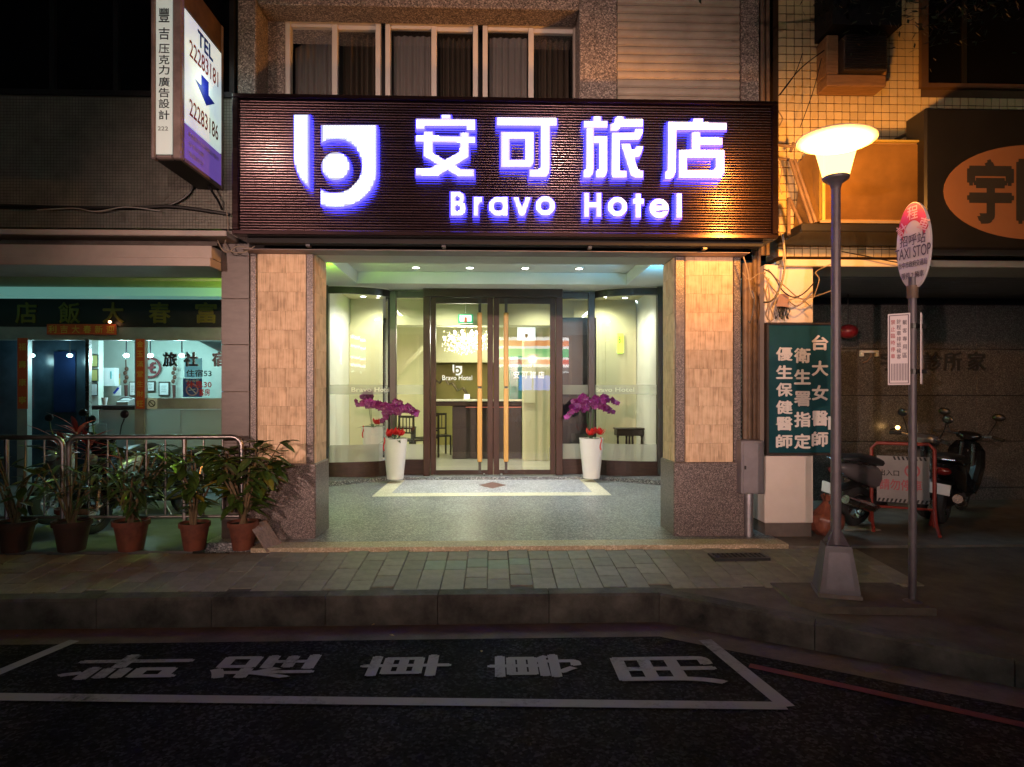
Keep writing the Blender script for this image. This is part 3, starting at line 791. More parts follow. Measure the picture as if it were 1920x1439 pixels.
m = MB(); nr = 48; h = (zt-zb-t*2)/nr
prof = [(.026, 0), (.0019, .05)] + [(.0022*((t_-.46)/.40)**2, t_) for t_ in (.06, .19, .33, .46, .59, .73, .86)] + [(.026, .88), (.026, 1.)]
xa, xb = sx0+.062, sx1-.062
for i in range(nr):
    z = zb + t + i*h
    for k in range(len(prof)-1):
        m.face([(xa, SY+prof[k][0], z+prof[k][1]*h), (xb, SY+prof[k][0], z+prof[k][1]*h), (xb, SY+prof[k+1][0], z+prof[k+1][1]*h), (xa, SY+prof[k+1][0], z+prof[k+1][1]*h)])
m.build('ribs', rib, sign, kind='stuff', smooth=True, recalc=False)
# hanger rails below
mb = MB().box(sx0+.1, sx1-.1, SY+.09, FY-.21, zb-.05, zb-.004)
mb.build('support_rail', darkroom, sign)
for p_ in (570, 830, 1110, 1330):
    MB().box(PX(p_, SY)-.02, PX(p_, SY)+.02, SY+.12, FY-.22, zb-.075, zb-.052).build('bracket', metal_dk, sign)
led_white = E('led_bulb', (.86, .92, 1), 1.7)
led_logo = E('led_bulb_logo', (.78, .93, 1), 1.25)
led_face = E('letter_face', (.42, .46, 1.), .8)
led_face2 = E('logo_face', (.34, .43, .62), .62)
led_side = E('letter_return', (.12, .10, 1.), 1.8)
led_back = E('letter_halo', (.04, .05, 1.), 75.)
added_halo = E('painted_halo', (.075, .06, 1.), 1.0)
YLF = SY - .072
def inside(pt, loops):
    c = False; x, y = pt
    for lp in loops:
        n = len(lp); j = n-1
        for i in range(n):
            xi, yi = lp[i]; xj, yj = lp[j]
            if (yi > y) != (yj > y) and x < (xj-xi)*(y-yi)/(yj-yi)+xi: c = not c
            j = i
    return c
def letter(name, shapes, ox, oy, k, dot=4.75, size=.40, face=led_face, kf=1., label=None):
    """shapes: list of [outer, holes...] in survey units; ox, oy, k turn them into picture pixels"""
    o = None
    def fn(u, v, d): q = P(ox+u/k, oy+v/k, YLF); return (q.x, q.y+d, q.z)
    m = MB()
    for i, lp in enumerate(shapes):
        m.prism(lp, lambda u, v, d, e=i*.0012: fn(u, v, d+e), 0, .03, 0, 1, 2)
    o = m.build(name, [face, led_side, led_back], sign)
    d = MB(); us = [p for lp in shapes for p in lp[0]]
    x0, x1, y0, y1 = min(p[0] for p in us), max(p[0] for p in us), min(p[1] for p in us), max(p[1] for p in us)
    s = dot*k; q = size*s
    nx = max(1, int((x1-x0)/s)); ny = max(1, int((y1-y0)/s))
    gx = (x0+x1)/2 - (nx-1)*s/2 - 0; gy = (y0+y1)/2 - (ny-1)*s/2
    for a in range(-1, nx+1):
        for b_ in range(-1, ny+1):
            x, y = gx+a*s, gy+b_*s
            ok = False
            for lp in shapes:
                if inside((x, y), lp) and inside((x+q*.8, y), lp) and inside((x-q*.8, y), lp) and inside((x, y+q*.8), lp) and inside((x, y-q*.8), lp): ok = True; break
            if ok: d.face([fn(x-q, y-q, -.004), fn(x+q, y-q, -.004), fn(x+q, y+q, -.004), fn(x-q, y+q, -.004)])
    if d.f:
        dd = d.build('led_dots', led_logo if face is led_face2 else led_white, o, kind='stuff', recalc=False)
    hp = MB()
    for i, lp in enumerate(shapes):
        hp.prism([grow(l, k*2.6 if j == 0 else -k*2.6) for j, l in enumerate(lp)], lambda u, v, d, e=i*.0009: fn(u, v, d+e), .0345, .0365, 0, 0, 1)  # blue glowing rim added behind each letter to draw its halo
    hp.build('added_halo', [added_halo, led_back], o)
    # stand-off studs
    st = MB()
    for lp in shapes[:2]:
        p = lp[0][0]; p2 = lp[0][len(lp[0])//2]; mx = ((p[0]+p2[0])/2, (p[1]+p2[1])/2)
        c = fn(*mx, .042); st.box(c[0]-.006, c[0]+.006, c[1], SY+.02, c[2]-.006, c[2]+.006)
    st.build('stud', metal_dk, o)
    return o
def grow(lp, d):
    n = len(lp); A = sum(lp[i][0]*lp[(i+1) % n][1]-lp[(i+1) % n][0]*lp[i][1] for i in range(n)); sg = 1 if A > 0 else -1; out = []
    for i in range(n):
        a, b, c = Vector(lp[i-1]), Vector(lp[i]), Vector(lp[(i+1) % n])
        e1, e2 = (b-a).normalized(), (c-b).normalized()
        n1, n2 = Vector((e1.y, -e1.x))*sg, Vector((e2.y, -e2.x))*sg
        m_ = (n1+n2); m_ = m_.normalized() if m_.length > 1e-4 else n1
        out.append(tuple(b + m_*(d/max(.5, m_.dot(n1)))))
    return out
def rc(x0, y0, x1, y1): return [[(x0, y0), (x1, y0), (x1, y1), (x0, y1)]]
letter('logo_emblem', logo_loops(), 530, 200, 7.195, 4.9, .385, led_face2)
K = 6.62
letter('sign_character', [rc(385,70,495,126), [[(70,118),(800,126),(800,258),(695,258),(695,208),(172,208),(172,248),(70,248)]], [[(65,325),(800,340),(800,418),(65,405)]],
    [[(165,275),(275,275),(275,545),(620,742),(785,745),(785,832),(590,832),(160,580)]], [[(615,290),(722,290),(718,590),(335,825),(65,822),(65,735),(240,732),(610,525)]]], 770, 205, K)
letter('sign_character', [[[(1070,100),(1815,112),(1815,205),(1070,200)]], [[(1122,282),(1528,282),(1524,640),(1515,690),(1490,720),(1122,720)], [(1228,370),(1425,370),(1425,628),(1228,628)]],
    [[(1620,200),(1730,200),(1725,740),(1710,800),(1685,838),(1475,838),(1475,748),(1590,745),(1612,730),(1620,700)]]], 770, 205, K)
letter('sign_character', [rc(183,90,280,150), [[(65,145),(358,145),(358,232),(65,232)]], [[(100,230),(188,230),(188,740),(178,800),(140,845),(60,845),(60,765),(90,750),(97,700)]],
    [[(186,332),(355,332),(355,760),(340,820),(305,845),(215,845),(215,765),(250,750),(258,720),(258,420),(186,420)]],
    [[(465,90),(565,90),(550,125),(800,125),(800,212),(520,218),(485,265),(395,268),(395,182),(440,170)]],
    [[(415,290),(690,285),(705,250),(798,250),(785,320),(750,375),(512,378),(508,745),(520,760),(598,762),(598,845),(430,845),(408,810)]],
    [[(528,425),(640,425),(660,500),(695,500),(720,455),(802,455),(780,540),(755,585),(690,590),(735,740),(755,760),(802,760),(802,845),(700,845),(650,820)]]], 1085, 205, K)
letter('sign_character', [rc(1425,115,1545,164), [[(1115,155),(1838,170),(1838,255),(1215,255),(1205,750),(1190,820),(1140,865),(1075,865),(1078,775),(1105,760)]],
    [[(1405,290),(1510,290),(1510,350),(1785,355),(1785,440),(1510,440),(1510,512),(1405,512)]],
    [[(1248,505),(1810,510),(1808,780),(1760,855),(1245,848)], [(1345,598),(1705,598),(1705,720),(1670,760),(1345,760)]]], 1085, 205, K)
def lt(shapes, ox): letter('sign_letter', shapes, ox, 350, 8., 4.2, .42)
lt([[[(122,78),(250,78),(310,110),(325,160),(315,215),(300,240),(335,280),(345,330),(325,400),(270,437),(122,437)], [(192,148),(240,148),(260,180),(240,215),(192,215)], [(192,285),(245,285),(270,322),(245,365),(192,365)]]], 830)
lt([[[(468,155),(535,155),(540,172),(560,155),(590,155),(590,235),(555,240),(535,280),(530,437),(466,437)]]], 830)
lt([[ring(835,298,141), ring(835,298,72)], rc(905,155,970,437)], 830)
lt([[[(1060,165),(1130,165),(1190,310),(1250,165),(1320,165),(1225,437),(1155,437)]]], 830)
lt([[ring(1540,290,143), ring(1540,290,70)]], 830)
lt([[[(125,95),(195,95),(195,235),(308,235),(308,95),(378,95),(378,455),(308,455),(308,312),(195,312),(195,455),(125,455)]]], 1080)
lt([[ring(622,303,145), ring(622,303,70)]], 1080)
lt([[[(895,108),(970,108),(970,185),(1018,185),(1018,258),(970,258),(968,465),(893,465),(893,258),(855,258),(855,185),(895,185)]]], 1080)
lt([[ring(1247,328,145), [(1188,290),(1215,262),(1248,250),(1280,262),(1307,290)], [(1188,358),(1380,353),(1380,372),(1305,372),(1280,392),(1247,402),(1212,390)]]], 1080)
lt([rc(1510,105,1585,465)], 1080)

# ================================================================ PORCH LIGHTS
def lamp(name, loc, power, col, typ='POINT', size=.05, parent=None, rot=None, spot=None, blend=.5):
    d = bpy.data.lights.new(name, typ); d.energy = power; d.color = col
    if typ in ('POINT', 'SPOT'): d.shadow_soft_size = size
    if typ == 'AREA': d.size = size if not isinstance(size, tuple) else size[0]
    if typ == 'AREA' and isinstance(size, tuple): d.shape = 'RECTANGLE'; d.size_y = size[1]
    if typ == 'SPOT': d.spot_size = math.radians(spot); d.spot_blend = blend
    o = bpy.data.objects.new(name, d); C.objects.link(o); o.location = Vector(loc) - orig(parent)
    if rot: o.rotation_euler = rot
    if parent is not None: o.parent = parent
    return o
bulb = E('downlight_bulb', (1, .98, .92), 22.)
def downlight(label, x, y, z, r, power, group, spot=125, col=(1, .98, .9), power_name='lamp'):
    t = thing('ceiling_light', label, 'ceiling light', (x, y, z), group)
    MB().lathe([(r*1.35, 0), (r*1.35, -.012), (r, -.014)], (x, y, z), 20).build('trim_ring', whitepot, t, smooth=True)
    MB().face([(a, b_, z-.011) for a, b_ in ring(x, y, r, 20)][::-1]).build('diffuser', bulb, t, recalc=False)
    if power: lamp('lamp', (x, y, z-.05), power, col, 'SPOT', .06, t, spot=spot, blend=.7)
    return t
G = 'recessed lights in the porch ceiling'
for i, (p_, l) in enumerate(((780, 'small round downlight at the left end of the porch ceiling row'), (881, 'small round downlight second from left in the porch ceiling row'), (985, 'small round downlight third from left in the porch ceiling row'), (1086, 'small round downlight at the right end of the porch ceiling row'))):
    downlight(l, PX(p_, 10.0), 10.0, ZT, .055, 105, G, 84, (1, 1, .97))
downlight('larger round downlight in the middle of the porch ceiling, in front of the row', PX(931, 9.45), 9.45, ZT, .10, 130, G, 84, (1, 1, .97))
# coloured strips tucked behind the pillars
for nm, x, col, em, lab in (('left', -2.62, (.45, 1, .05), (.5, 1, .08), 'green glowing light strip under the porch soffit beside the left pillar'), ('right', 2.62, (.12, .62, 1), (.2, .7, 1), 'blue glowing light strip under the porch soffit beside the right pillar')):
    t = thing('light_strip', lab, 'light strip', (x, 8.2, 3.2))
    MB().box(x-.02, x+.02, 8.0, 8.5, 3.05, 3.08).build('strip_tube', E('strip_'+nm, em, 9.), t)
    MB().box(x-.03, x+.03, 7.98, 8.52, 3.02, 3.048).build('strip_mount', whitepot, t)
    lamp('lamp', (x*.985, 8.26, 3.12), 150 if x < 0 else 190, col, 'SPOT', .12, t, rot=(PI, 0, 0), spot=172, blend=.3)
    xc = 2.225 if x > 0 else -2.225
    t = thing('light_strip', lab.replace('under the porch soffit beside', 'inside the ceiling recess above'), 'light strip', (xc, 7.6, 3.4))
    MB().box(xc-.012, xc+.012, 6.95, 8.6, 3.40, 3.415).build('strip_tube', E('tray_strip_'+nm, tuple(.5*a_+.5 for a_ in col), 210.), t)
    MB().box(xc-.012, 2.278 if x > 0 else xc+.012, 6.95, 8.6, 3.417, 3.43).build('strip_mount', whitepot, t) if x > 0 else MB().box(-2.278, xc+.012, 6.95, 8.6, 3.417, 3.43).build('strip_mount', whitepot, t)

# ================================================================ HOTEL INTERIOR THINGS
for i, (x, y, l) in enumerate(((PX(680, 11.3), 11.35, 'bright round spotlight inside the top of the left curved window'), (PX(1173, 11.3), 11.35, 'bright round spotlight inside the top of the right curved window'))):
    downlight(l, x, y, 3.30, .05, 42, 'spotlights inside the bay windows', 150, (1, .97, .80))
GI = 'recessed lights in the lobby ceiling'
for i, (x, y, l) in enumerate(((-2.2, 12.0, 'lobby ceiling downlight behind the left curved window'), (2.2, 12.0, 'lobby ceiling downlight behind the right curved window'), (-.9, 11.9, 'lobby ceiling downlight just inside the left door leaf'), (.9, 11.9, 'lobby ceiling downlight just inside the right door leaf'),
     (-1.8, 14.6, 'lobby ceiling downlight far behind the left narrow pane'), (1.6, 14.8, 'lobby ceiling downlight behind the white column'), (-.4, 16.0, 'lobby ceiling downlight above the logo wall'))):
    downlight(l, x, y, 3.42, .05, (78, 78, 70, 70, 115, 70, 95)[i], GI, 155, (1, .98, .70))
# reception desk
ry = 13.6
rx0, rx1 = PX(848, ry), PX(1003, ry)
desk = thing('reception_desk', 'dark wooden reception desk with a pale top behind the glass doors', 'desk', ((rx0+rx1)/2, ry, .06))
dw = M('desk_wood', (.032, .018, .016), .35, var=.35, stretch=(12, 12, 1))
part('desk_front', dw, (rx0, rx1, ry, ry+.5, .062, PZ(762, ry)), parent=desk, b=.01)
part('desk_ledge', wood_h, (rx0-.35, rx1+.02, ry-.10, ry+.5, PZ(761.5, ry), PZ(753, ry)), parent=desk, b=.01)
part('desk_top', M('desk_stone', (.7, .68, .55), .2), (rx0-.38, rx1+.03, ry-.13, ry+.52, PZ(752.8, ry), PZ(749, ry)), parent=desk, b=.005)
part('desk_trim', E('desk_glow', (1, .30, .22), .35), (rx0+.3, rx1-.3, ry-.03, ry-.012, PZ(764.5, ry), PZ(763.2, ry)), parent=desk)
m = MB()
for k_ in range(4):
    a = P(905+k_*26, 770, ry-.004); b_ = P(918+k_*26, 800, ry-.004); c2 = P(931+k_*26, 770, ry-.004)
    m.tube([a, b_, c2], .008, 4)
m.build('desk_inlay', metal_dk, desk)
cd = thing('card_stand', 'small white card stand on the reception desk top', 'card stand', P(875, 749, ry))
c_ = orig(cd); m = MB(); m.prism([[(-.07, 0), (.07, 0), (.0, .11)]], lambda u, v, d: (c_.x+d-.06, c_.y+u, c_.z+.003+v), 0, .13); m.build('card', white_v, cd)
# chandelier
cy = 12.9; cc = P(872, 640, 13.2)
ch = thing('chandelier', 'sparkling crystal chandelier hanging in the lobby behind the left door leaf', 'chandelier', (cc.x, 13.2, 3.42))
crystal = E('crystal', (1, .95, .72), 2.2)
candle = E('candle_bulb', (1, .97, .85), 30.)
brass = M('brass', (.55, .40, .16), .25, metal=1.)
MB().tube([(cc.x, 13.2, 3.42), (cc.x, 13.2, cc.z+.1)], .012, 6).lathe([(.05, 0), (.05, -.03), (.0, -.05)], (cc.x, 13.2, 3.42), 12).build('rod', brass, ch)
for i in range(14):
    a = 2*PI*i/14; rr = .44 if i % 2 else .24; zb_ = cc.z + (.0 if i % 2 else .13)
    tip = Vector((cc.x+rr*math.cos(a), 13.2+rr*math.sin(a), zb_))
    ar = MB().tube([(cc.x, 13.2, cc.z+.02), (cc.x+rr*.5*math.cos(a), 13.2+rr*.5*math.sin(a), zb_-.08), tip], .008, 5).build('arm', brass, ch, smooth=True)
    MB().ball(tip+Vector((0, 0, .05)), .022, 0, (1, 1, 1.8), 8, 6).build('bulb', candle, ar, smooth=True)
dr_ = MB()
for i in range(400):
    a = R.uniform(0, 2*PI); lay = R.random(); rr = .50*math.sqrt(R.random()); z = cc.z - .20 + .42*R.random() - .12*(1-rr/.5)
    s_ = R.uniform(.005, .013); c0 = Vector((cc.x+rr*math.cos(a), 13.2+rr*math.sin(a), z))
    p6 = [c0+Vector(q)*s_ for q in ((1,0,0),(-1,0,0),(0,1,0),(0,-1,0),(0,0,1.6),(0,0,-1.6))]
    for f in ((0,2,4),(2,1,4),(1,3,4),(3,0,4),(2,0,5),(1,2,5),(3,1,5),(0,3,5)): dr_.face([p6[q] for q in f])
dr_.build('crystals', crystal, ch, kind='stuff', recalc=False)
lamp('lamp', (cc.x, 13.2, cc.z+.12), 110, (1, .94, .70), 'POINT', .2, ch)
# exit sign
ex = P(873, 598, 12.3); t = thing('exit_sign', 'small green and white lit exit sign hanging inside the doors', 'exit sign', ex)
part('sign_case', M('exit_green', (.02, .30, .13), .5, emit=(.05, .8, .35), es=.35), (ex.x-.15, ex.x+.15, 12.3, 12.36, ex.z-.09, ex.z+.09), parent=t, b=.006)
part('sign_panel', E('exit_panel', (.75, 1, .95), 1.3), (ex.x-.115, ex.x+.115, 12.292, 12.299, ex.z-.055, ex.z+.07), parent=t)
m = MB().box(ex.x-.028, ex.x+.028, 12.284, 12.291, ex.z-.075, ex.z+.03); m.build('pictogram', M('exit_red', (.45, .08, .03), .5), t)
text('lettering', '緊急出口', (ex.x, 12.2905, ex.z+.05), .19, .026, M('exit_ink', (.02, .2, .12), .6), t)
MB().tube([(ex.x, 12.33, ex.z+.09), (ex.x, 12.33, 3.42)], .008, 6).build('hanger', steel, t)
# second hanging lit panel to the right
ex = P(987, 623, 13.0); t = thing('lobby_notice', 'pale lit notice panel hanging inside the right door leaf', 'notice panel', ex)
part('panel', E('notice_white', (.85, .97, 1), 1.0), (ex.x-.19, ex.x+.19, 13.0, 13.04, ex.z-.17, ex.z+.17), parent=t, b=.004)
part('pictogram', M('notice_tan', (.45, .30, .14), .6), (ex.x-.03, ex.x+.03, 12.99, 12.998, ex.z-.13, ex.z-.04), parent=t)
MB().tube([(ex.x-.15, 13.02, ex.z+.17), (ex.x-.15, 13.02, 3.42)], .006, 6).tube([(ex.x+.15, 13.02, ex.z+.17), (ex.x+.15, 13.02, 3.42)], .006, 6).build('hanger', steel, t)
# yellow-green sign seen in the right bay
ex = P(1163, 644, 12.40); t = thing('wall_sign', 'small yellow green lit sign on the wall behind the right curved window', 'sign', ex)
part('panel', E('lime_panel', (.72, 1, .10), 1.1), (ex.x-.06, ex.x+.06, 12.38, 12.41, ex.z-.2, ex.z+.2), parent=t)
text('lettering', 'B1', (ex.x, 12.376, ex.z+.07), .07, .13, M('lime_ink', (.06, .14, .02), .6), t)
# wall sconces
for sx_, lab in ((PX(1241, 12.3)-.25, 'warm slim wall lamp behind the right curved window'), (PX(727, 12.3), 'warm slim wall lamp behind the left curved window')):
    ex = Vector((sx_, 12.40, 2.35)); t = thing('wall_lamp_or_glint', lab, 'wall lamp', ex)
    MB().lathe([(.012, -.09), (.03, -.03), (.03, .05), (.012, .08)], ex, 10).build('shade', E('sconce_glow', (1, .72, .35), 4.), t, smooth=True)
    MB().box(ex.x-.02, ex.x+.02, 12.42, 12.449, ex.z-.05, ex.z+.05).build('bracket', brass, t)
# console table
ty = 12.0; tx0, tx1 = PX(1152, ty), PX(1206, ty); ztp = PZ(803, ty)
t = thing('console_table', 'small dark console table with turned legs behind the right curved window', 'table', ((tx0+tx1)/2, ty, .06))
dkw = M('ebony_wood', (.022, .013, .009), .35, var=.3)
part('table_top', dkw, (tx0, tx1, ty-.16, ty+.16, ztp-.03, ztp), parent=t, b=.01)
part('apron', dkw, (tx0+.02, tx1-.02, ty-.14, ty+.14, ztp-.15, ztp-.031), parent=t, b=.01)
for lx_ in (tx0+.05, tx0+.25, tx0+.31, tx0+.37, tx1-.05):
    prof = [(.014, .06), (.018, .1), (.012, .25), (.014, .4), (.024, ztp-.3), (.018, ztp-.2), (.028, ztp-.151)]
    MB().lathe([(a, b_) for a, b_ in prof], (lx_, ty-.09 if lx_ < tx0+.2 or lx_ > tx1-.1 else ty+.05, 0), 10, cap=True).build('leg', dkw, t, smooth=True)
# chairs and table behind the left panes
blk = M('black_lacquer', (.018, .014, .012), .35, var=.3)
def chair(x, y, rot, label):
    t = thing('lobby_chair', label, 'chair', (0, 0, 0), 'dark chairs in the lobby')
    m = MB().bbox(-.21, .21, -.2, .2, .43, .47, .01); m.build('seat', blk, t)
    for a, b_ in ((-.19, -.18), (.19, -.18)): MB().box(a-.017, a+.017, b_-.017, b_+.017, 0, .43).build('leg', blk, t)
    for a in (-.19, .19): MB().box(a-.017, a+.017, .165, .199, 0, .98).build('leg', blk, t)
    m = MB().box(-.172, .172, .172, .192, .93, .98).box(-.172, .172, .172, .192, .6, .63)
    for a in (-.09, 0, .09): m.box(a-.01, a+.01, .176, .188, .631, .929)
    m.build('backrest', blk, t); t.location = (x, y, .061); t.rotation_euler.z = rot
    return t
chair(PX(772, 13.2), 13.2, 2.6, 'dark lobby chair with barred back beside the left narrow pane')
chair(PX(800, 13.9), 13.9, -2.2, 'dark lobby chair half hidden behind the left door frame')
chair(PX(826, 14.6), 14.6, .4, 'dark lobby chair seen through the left door leaf beside the desk')
t = thing('lobby_table', 'dark lobby table with thin square legs between the chairs', 'table', (PX(752, 13.6), 13.6, .06))
c_ = orig(t); part('table_top', blk, (c_.x-.3, c_.x+.3, 13.3, 13.9, .74, .77), parent=t)
for a, b_ in ((-.27, -.27), (.27, -.27), (.27, .27), (-.27, .27)): MB().box(c_.x+a-.02, c_.x+a+.02, 13.6+b_-.02, 13.6+b_+.02, .061, .739).build('leg', blk, t)
# ================================================================ LEFT NEIGHBOUR: inn with a tiled wall above
LY = 6.40
inn = thing('inn_building', 'old inn with small mosaic tiled wall, dark windows above and a lit shop front below', 'building', (-5, LY, 0))
def lpart(name, mat, *boxes, parent=None, b=None, **k): return part(name, mat, *boxes, parent=parent or inn, b=b, **k)
XR_ = PX(436, LY); XE = -12.
mz0, mz1 = PZ(428, LY, 200), PZ(181, LY, 200)
mosaic = M('mosaic_tile', (.17, .165, .135), .45, var=.35, scale=5, rvar=.15)
grout = M('mosaic_grout', (.075, .07, .06), .9)
lpart('mosaic_wall', grout, (XE, XR_, LY+.004, LY+.25, mz0, mz1))
m = MB(); ts = .031; nx = int((XR_+5.6)/ts); nz = int((mz1-mz0)/ts)
for i in range(nx):
    for j in range(nz):
        x = XR_ - (i+1)*ts; z = mz0 + j*ts; d = R.uniform(0, .0025)
        m.face([(x+.002, LY-.001-d, z+.002), (x+ts-.002, LY-.001-R.uniform(0, .002), z+.002), (x+ts-.002, LY-.001-d, z+ts-.002), (x+.002, LY-.001-R.uniform(0, .002), z+ts-.002)])
m.build('mosaic_tiles', mosaic, inn, kind='stuff', recalc=False)
# dark upper windows
dwin = bpy.data.objects.new('upper_window', None); C.objects.link(dwin); dwin.parent = inn; ORIG[dwin.name] = orig(inn).copy()
dk = M('dark_window_frame', (.03, .03, .032), .4, metal=.4)
wg = M('dark_window_glass', (.006, .006, .008), .06, var=.1)
fx = [PX(p, LY) for p in (-900, -420, 93, 213, 330, 432)]
for x in fx: lpart('mullion', dk, (x-.025, x+.025, LY+.03, LY+.12, mz1+.06, 6.8), parent=dwin)
lpart('window_sill', dk, (XE, XR_, LY-.02, LY+.14, mz1+.002, mz1+.055), parent=dwin)
for a, b_ in zip(fx[:-1], fx[1:]): lpart('pane', wg, (a+.026, b_-.026, LY+.07, LY+.08, mz1+.058, 6.8), parent=dwin)
lpart('upper_wall', concrete_dk, (XE, XR_, LY+.3, LY+.6, mz1, 9.))
# ledges over the arcade
ledge = M('ledge_paint', (.48, .42, .39), .7, var=.12, scale=3, bump=.1)
xr = PX(415, FY)-.005
lpart('ledge', ledge, (XE, PX(424, 6.15), 6.15, LY+.2, PZ(441, 6.15, 200), PZ(430.5, 6.15, 200)), b=.008)
lpart('fascia_recess', concrete_dk, (XE, xr, LY-.03, LY+.2, PZ(461, LY, 200), PZ(441.5, LY, 200)-.01))
lpart('front_beam', ledge, (XE, xr, 6.25, LY+.45, PZ(483, 6.25, 200)+.002, PZ(460, 6.25, 200)))
lpart('beam_lip', ledge, (XE, xr, 6.22, LY+.46, PZ(498, 6.22, 200), PZ(483.2, 6.25, 200)), b=.006)
zc = PZ(498, 6.22, 200) + .06
lpart('arcade_ceiling', ledge, (XE, -2.97, LY+.47, 9.6, PZ(519, 8.1, 200), PZ(519, 8.1, 200)+.1))
lpart('inner_beam', ledge, (XE, -2.98, 8.1, 8.3, PZ(540, 8.1, 200)+.002, PZ(519, 8.1, 200)-.002))
lpart('inner_lip', E('lip_glow', (.22, .62, .55), .32, (.5, .5, .5)), (XE, -2.98, 8.06, 8.34, PZ(555, 8.06, 200), PZ(540, 8.1, 200)))  # beam lip given its own cyan glow
# brown stone pillar between the shops
bp = bpy.data.objects.new('pillar', None); C.objects.link(bp); bp.parent = inn; ORIG[bp.name] = orig(inn).copy()
brown = M('brown_stone', (.105, .085, .08), .4, var=.25, scale=6, stretch=(1, 1, 3))
pz = [0, PZ(830, FY), PZ(735, FY), PZ(648, FY), PZ(563, FY), PZ(455, FY)]
lpart('pillar_core', joint, (PX(416, FY)+.01, PX(470, FY)-.012, FY+.02, FY+.5, -.02, pz[-1]+.4), parent=bp)
for a, b_ in zip(pz[:-1], pz[1:]): lpart('stone_panel', brown, (PX(415, FY), PX(469, FY)-.01, FY, FY+.03, a+.002, b_-.002), parent=bp, b=.003)
lpart('stone_panel', brown, (PX(415, FY), PX(470, FY)-.01, FY+.01, FY+.03, pz[-1]+.002, pz[-1]+.5), parent=bp)
# shop front
SYF = 9.0
lpart('fascia', M('black_fascia', (.016, .013, .011), .4, var=.3), (XE, -2.99, SYF, SYF+.1, PZ(613, SYF, 200), PZ(555, SYF, 200)-.02))
gold = M('gilt_letters', (.24, .18, .035), .35, metal=.6, var=.2)
for chx, p_ in (('富', 387), ('春', 300), ('大', 213), ('飯', 131), ('店', 50)):
    c_ = P(p_, 587, SYF); text('lettering', chx, (c_.x, SYF-.002, c_.z), .29, .29, gold, inn, bold=.02, depth=.015)
lpart('header', steel_panel, (XE, -2.99, SYF+.02, SYF+.09, PZ(638, SYF, 200), PZ(613, SYF, 200)-.002))
shop_glass = glass('shop_glass', (.9, .98, .97))
lpart('mullion', steel_panel, (PX(256, SYF)-.02, PX(270, SYF)+.01, SYF-.01, SYF+.08, -.02, PZ(638, SYF, 200)-.002), (PX(33, SYF), PX(52, SYF), SYF-.01, SYF+.08, -.02, PZ(638, SYF, 200)-.002))
lpart('rail', steel_panel, (PX(271, SYF)+.012, -2.99, SYF-.005, SYF+.07, PZ(768, SYF, 200), PZ(747, SYF, 200)))
lpart('apron_panel', glass('cyan_frosted_glass', (.7, .95, .95), frost=.8), (PX(271, SYF)+.012, PX(338, SYF), SYF+.01, SYF+.05, .12, PZ(768.5, SYF, 200)), (PX(338, SYF)+.004, -2.99, SYF+.01, SYF+.05, .12, PZ(768.5, SYF, 200)))
MB().face([(PX(271, SYF), SYF+.04, PZ(747, SYF)), (-2.99, SYF+.04, PZ(747, SYF)), (-2.99, SYF+.04, PZ(638, SYF)), (PX(271, SYF), SYF+.04, PZ(638, SYF))]).build('pane', shop_glass, inn)
MB().face([(PX(52, SYF), SYF+.04, .0), (PX(160, SYF), SYF+.04, .0), (PX(160, SYF), SYF+.04, PZ(638, SYF)), (PX(52, SYF), SYF+.04, PZ(638, SYF))]).build('pane', shop_glass, inn)
lpart('door_post', steel, (PX(160, SYF), PX(167, SYF), SYF, SYF+.06, -.02, PZ(638, SYF)-.002))
# interior shell
cyan = M('shop_wall', (.50, .56, .50), .7, var=.08, scale=3)
lpart('interior_wall', cyan, (-12, -2.97, 11.2, 11.3, -.02, 3.3), (-3.0, -2.975, 9.12, 11.2, -.02, 3.3))
lpart('interior_ceiling', cyan, (-12, -3.0, SYF+.11, 11.2, 2.75, 2.85))
lpart('partition', M('dark_partition', (.03, .05, .07), .25, var=.3), (-12, PX(160, 10.4), 10.4, 10.45, -.02, 2.75))
lpart('partition_window', M('navy_glass', (.01, .02, .06), .08), (PX(100, 10.35), PX(140, 10.35), 10.36, 10.39, 1.2, 2.2))
m = MB(); m.prism([[(372, 640), (415, 640), (415, 662)]], lambda u, v, d: tuple(P(u, v, 10.0+d)), 0, .5); m.build('stair_soffit', ledge, inn)
redpaper = M('red_paper', (.46, .075, .025), .8, var=.1)
goldink = M('gold_ink', (.50, .36, .05), .5)
# couplets
def couplet(label, px0, px1, py0, py1, s, horiz=False):
    a = P(px0, py0, SYF-.02); b_ = P(px1, py1, SYF-.02)
    t = thing('couplet_banner', label, 'banner', ((a.x+b_.x)/2, SYF-.02, b_.z))
    lpart('paper', redpaper, (a.x, b_.x, SYF-.024, SYF-.016 if not horiz else SYF-.004, b_.z, a.z), parent=t)
    n = len(s)
    for i, chx in enumerate(s):
        if horiz: c_ = (b_.x - (b_.x-a.x)*(i+.5)/n, SYF-.0255, (a.z+b_.z)/2); sz = (a.z-b_.z)*.72
        else: c_ = ((a.x+b_.x)/2, SYF-.0255, a.z - (a.z-b_.z)*(i+.5)/n); sz = min((b_.x-a.x)*.72, (a.z-b_.z)/n*.8)
        text('lettering', chx, c_, sz, sz, goldink, t, bold=.015)
couplet('red vertical couplet banner with gold characters on the middle shop post', 255, 271, 636, 767, '金玉滿堂生財旺')
couplet('red horizontal banner with gold characters under the black shop fascia', 88, 218, 608, 628, '迎新春大吉利', True)
couplet('orange red vertical banner on the far left shop post', 33, 52, 634, 767, '福壽康寧')
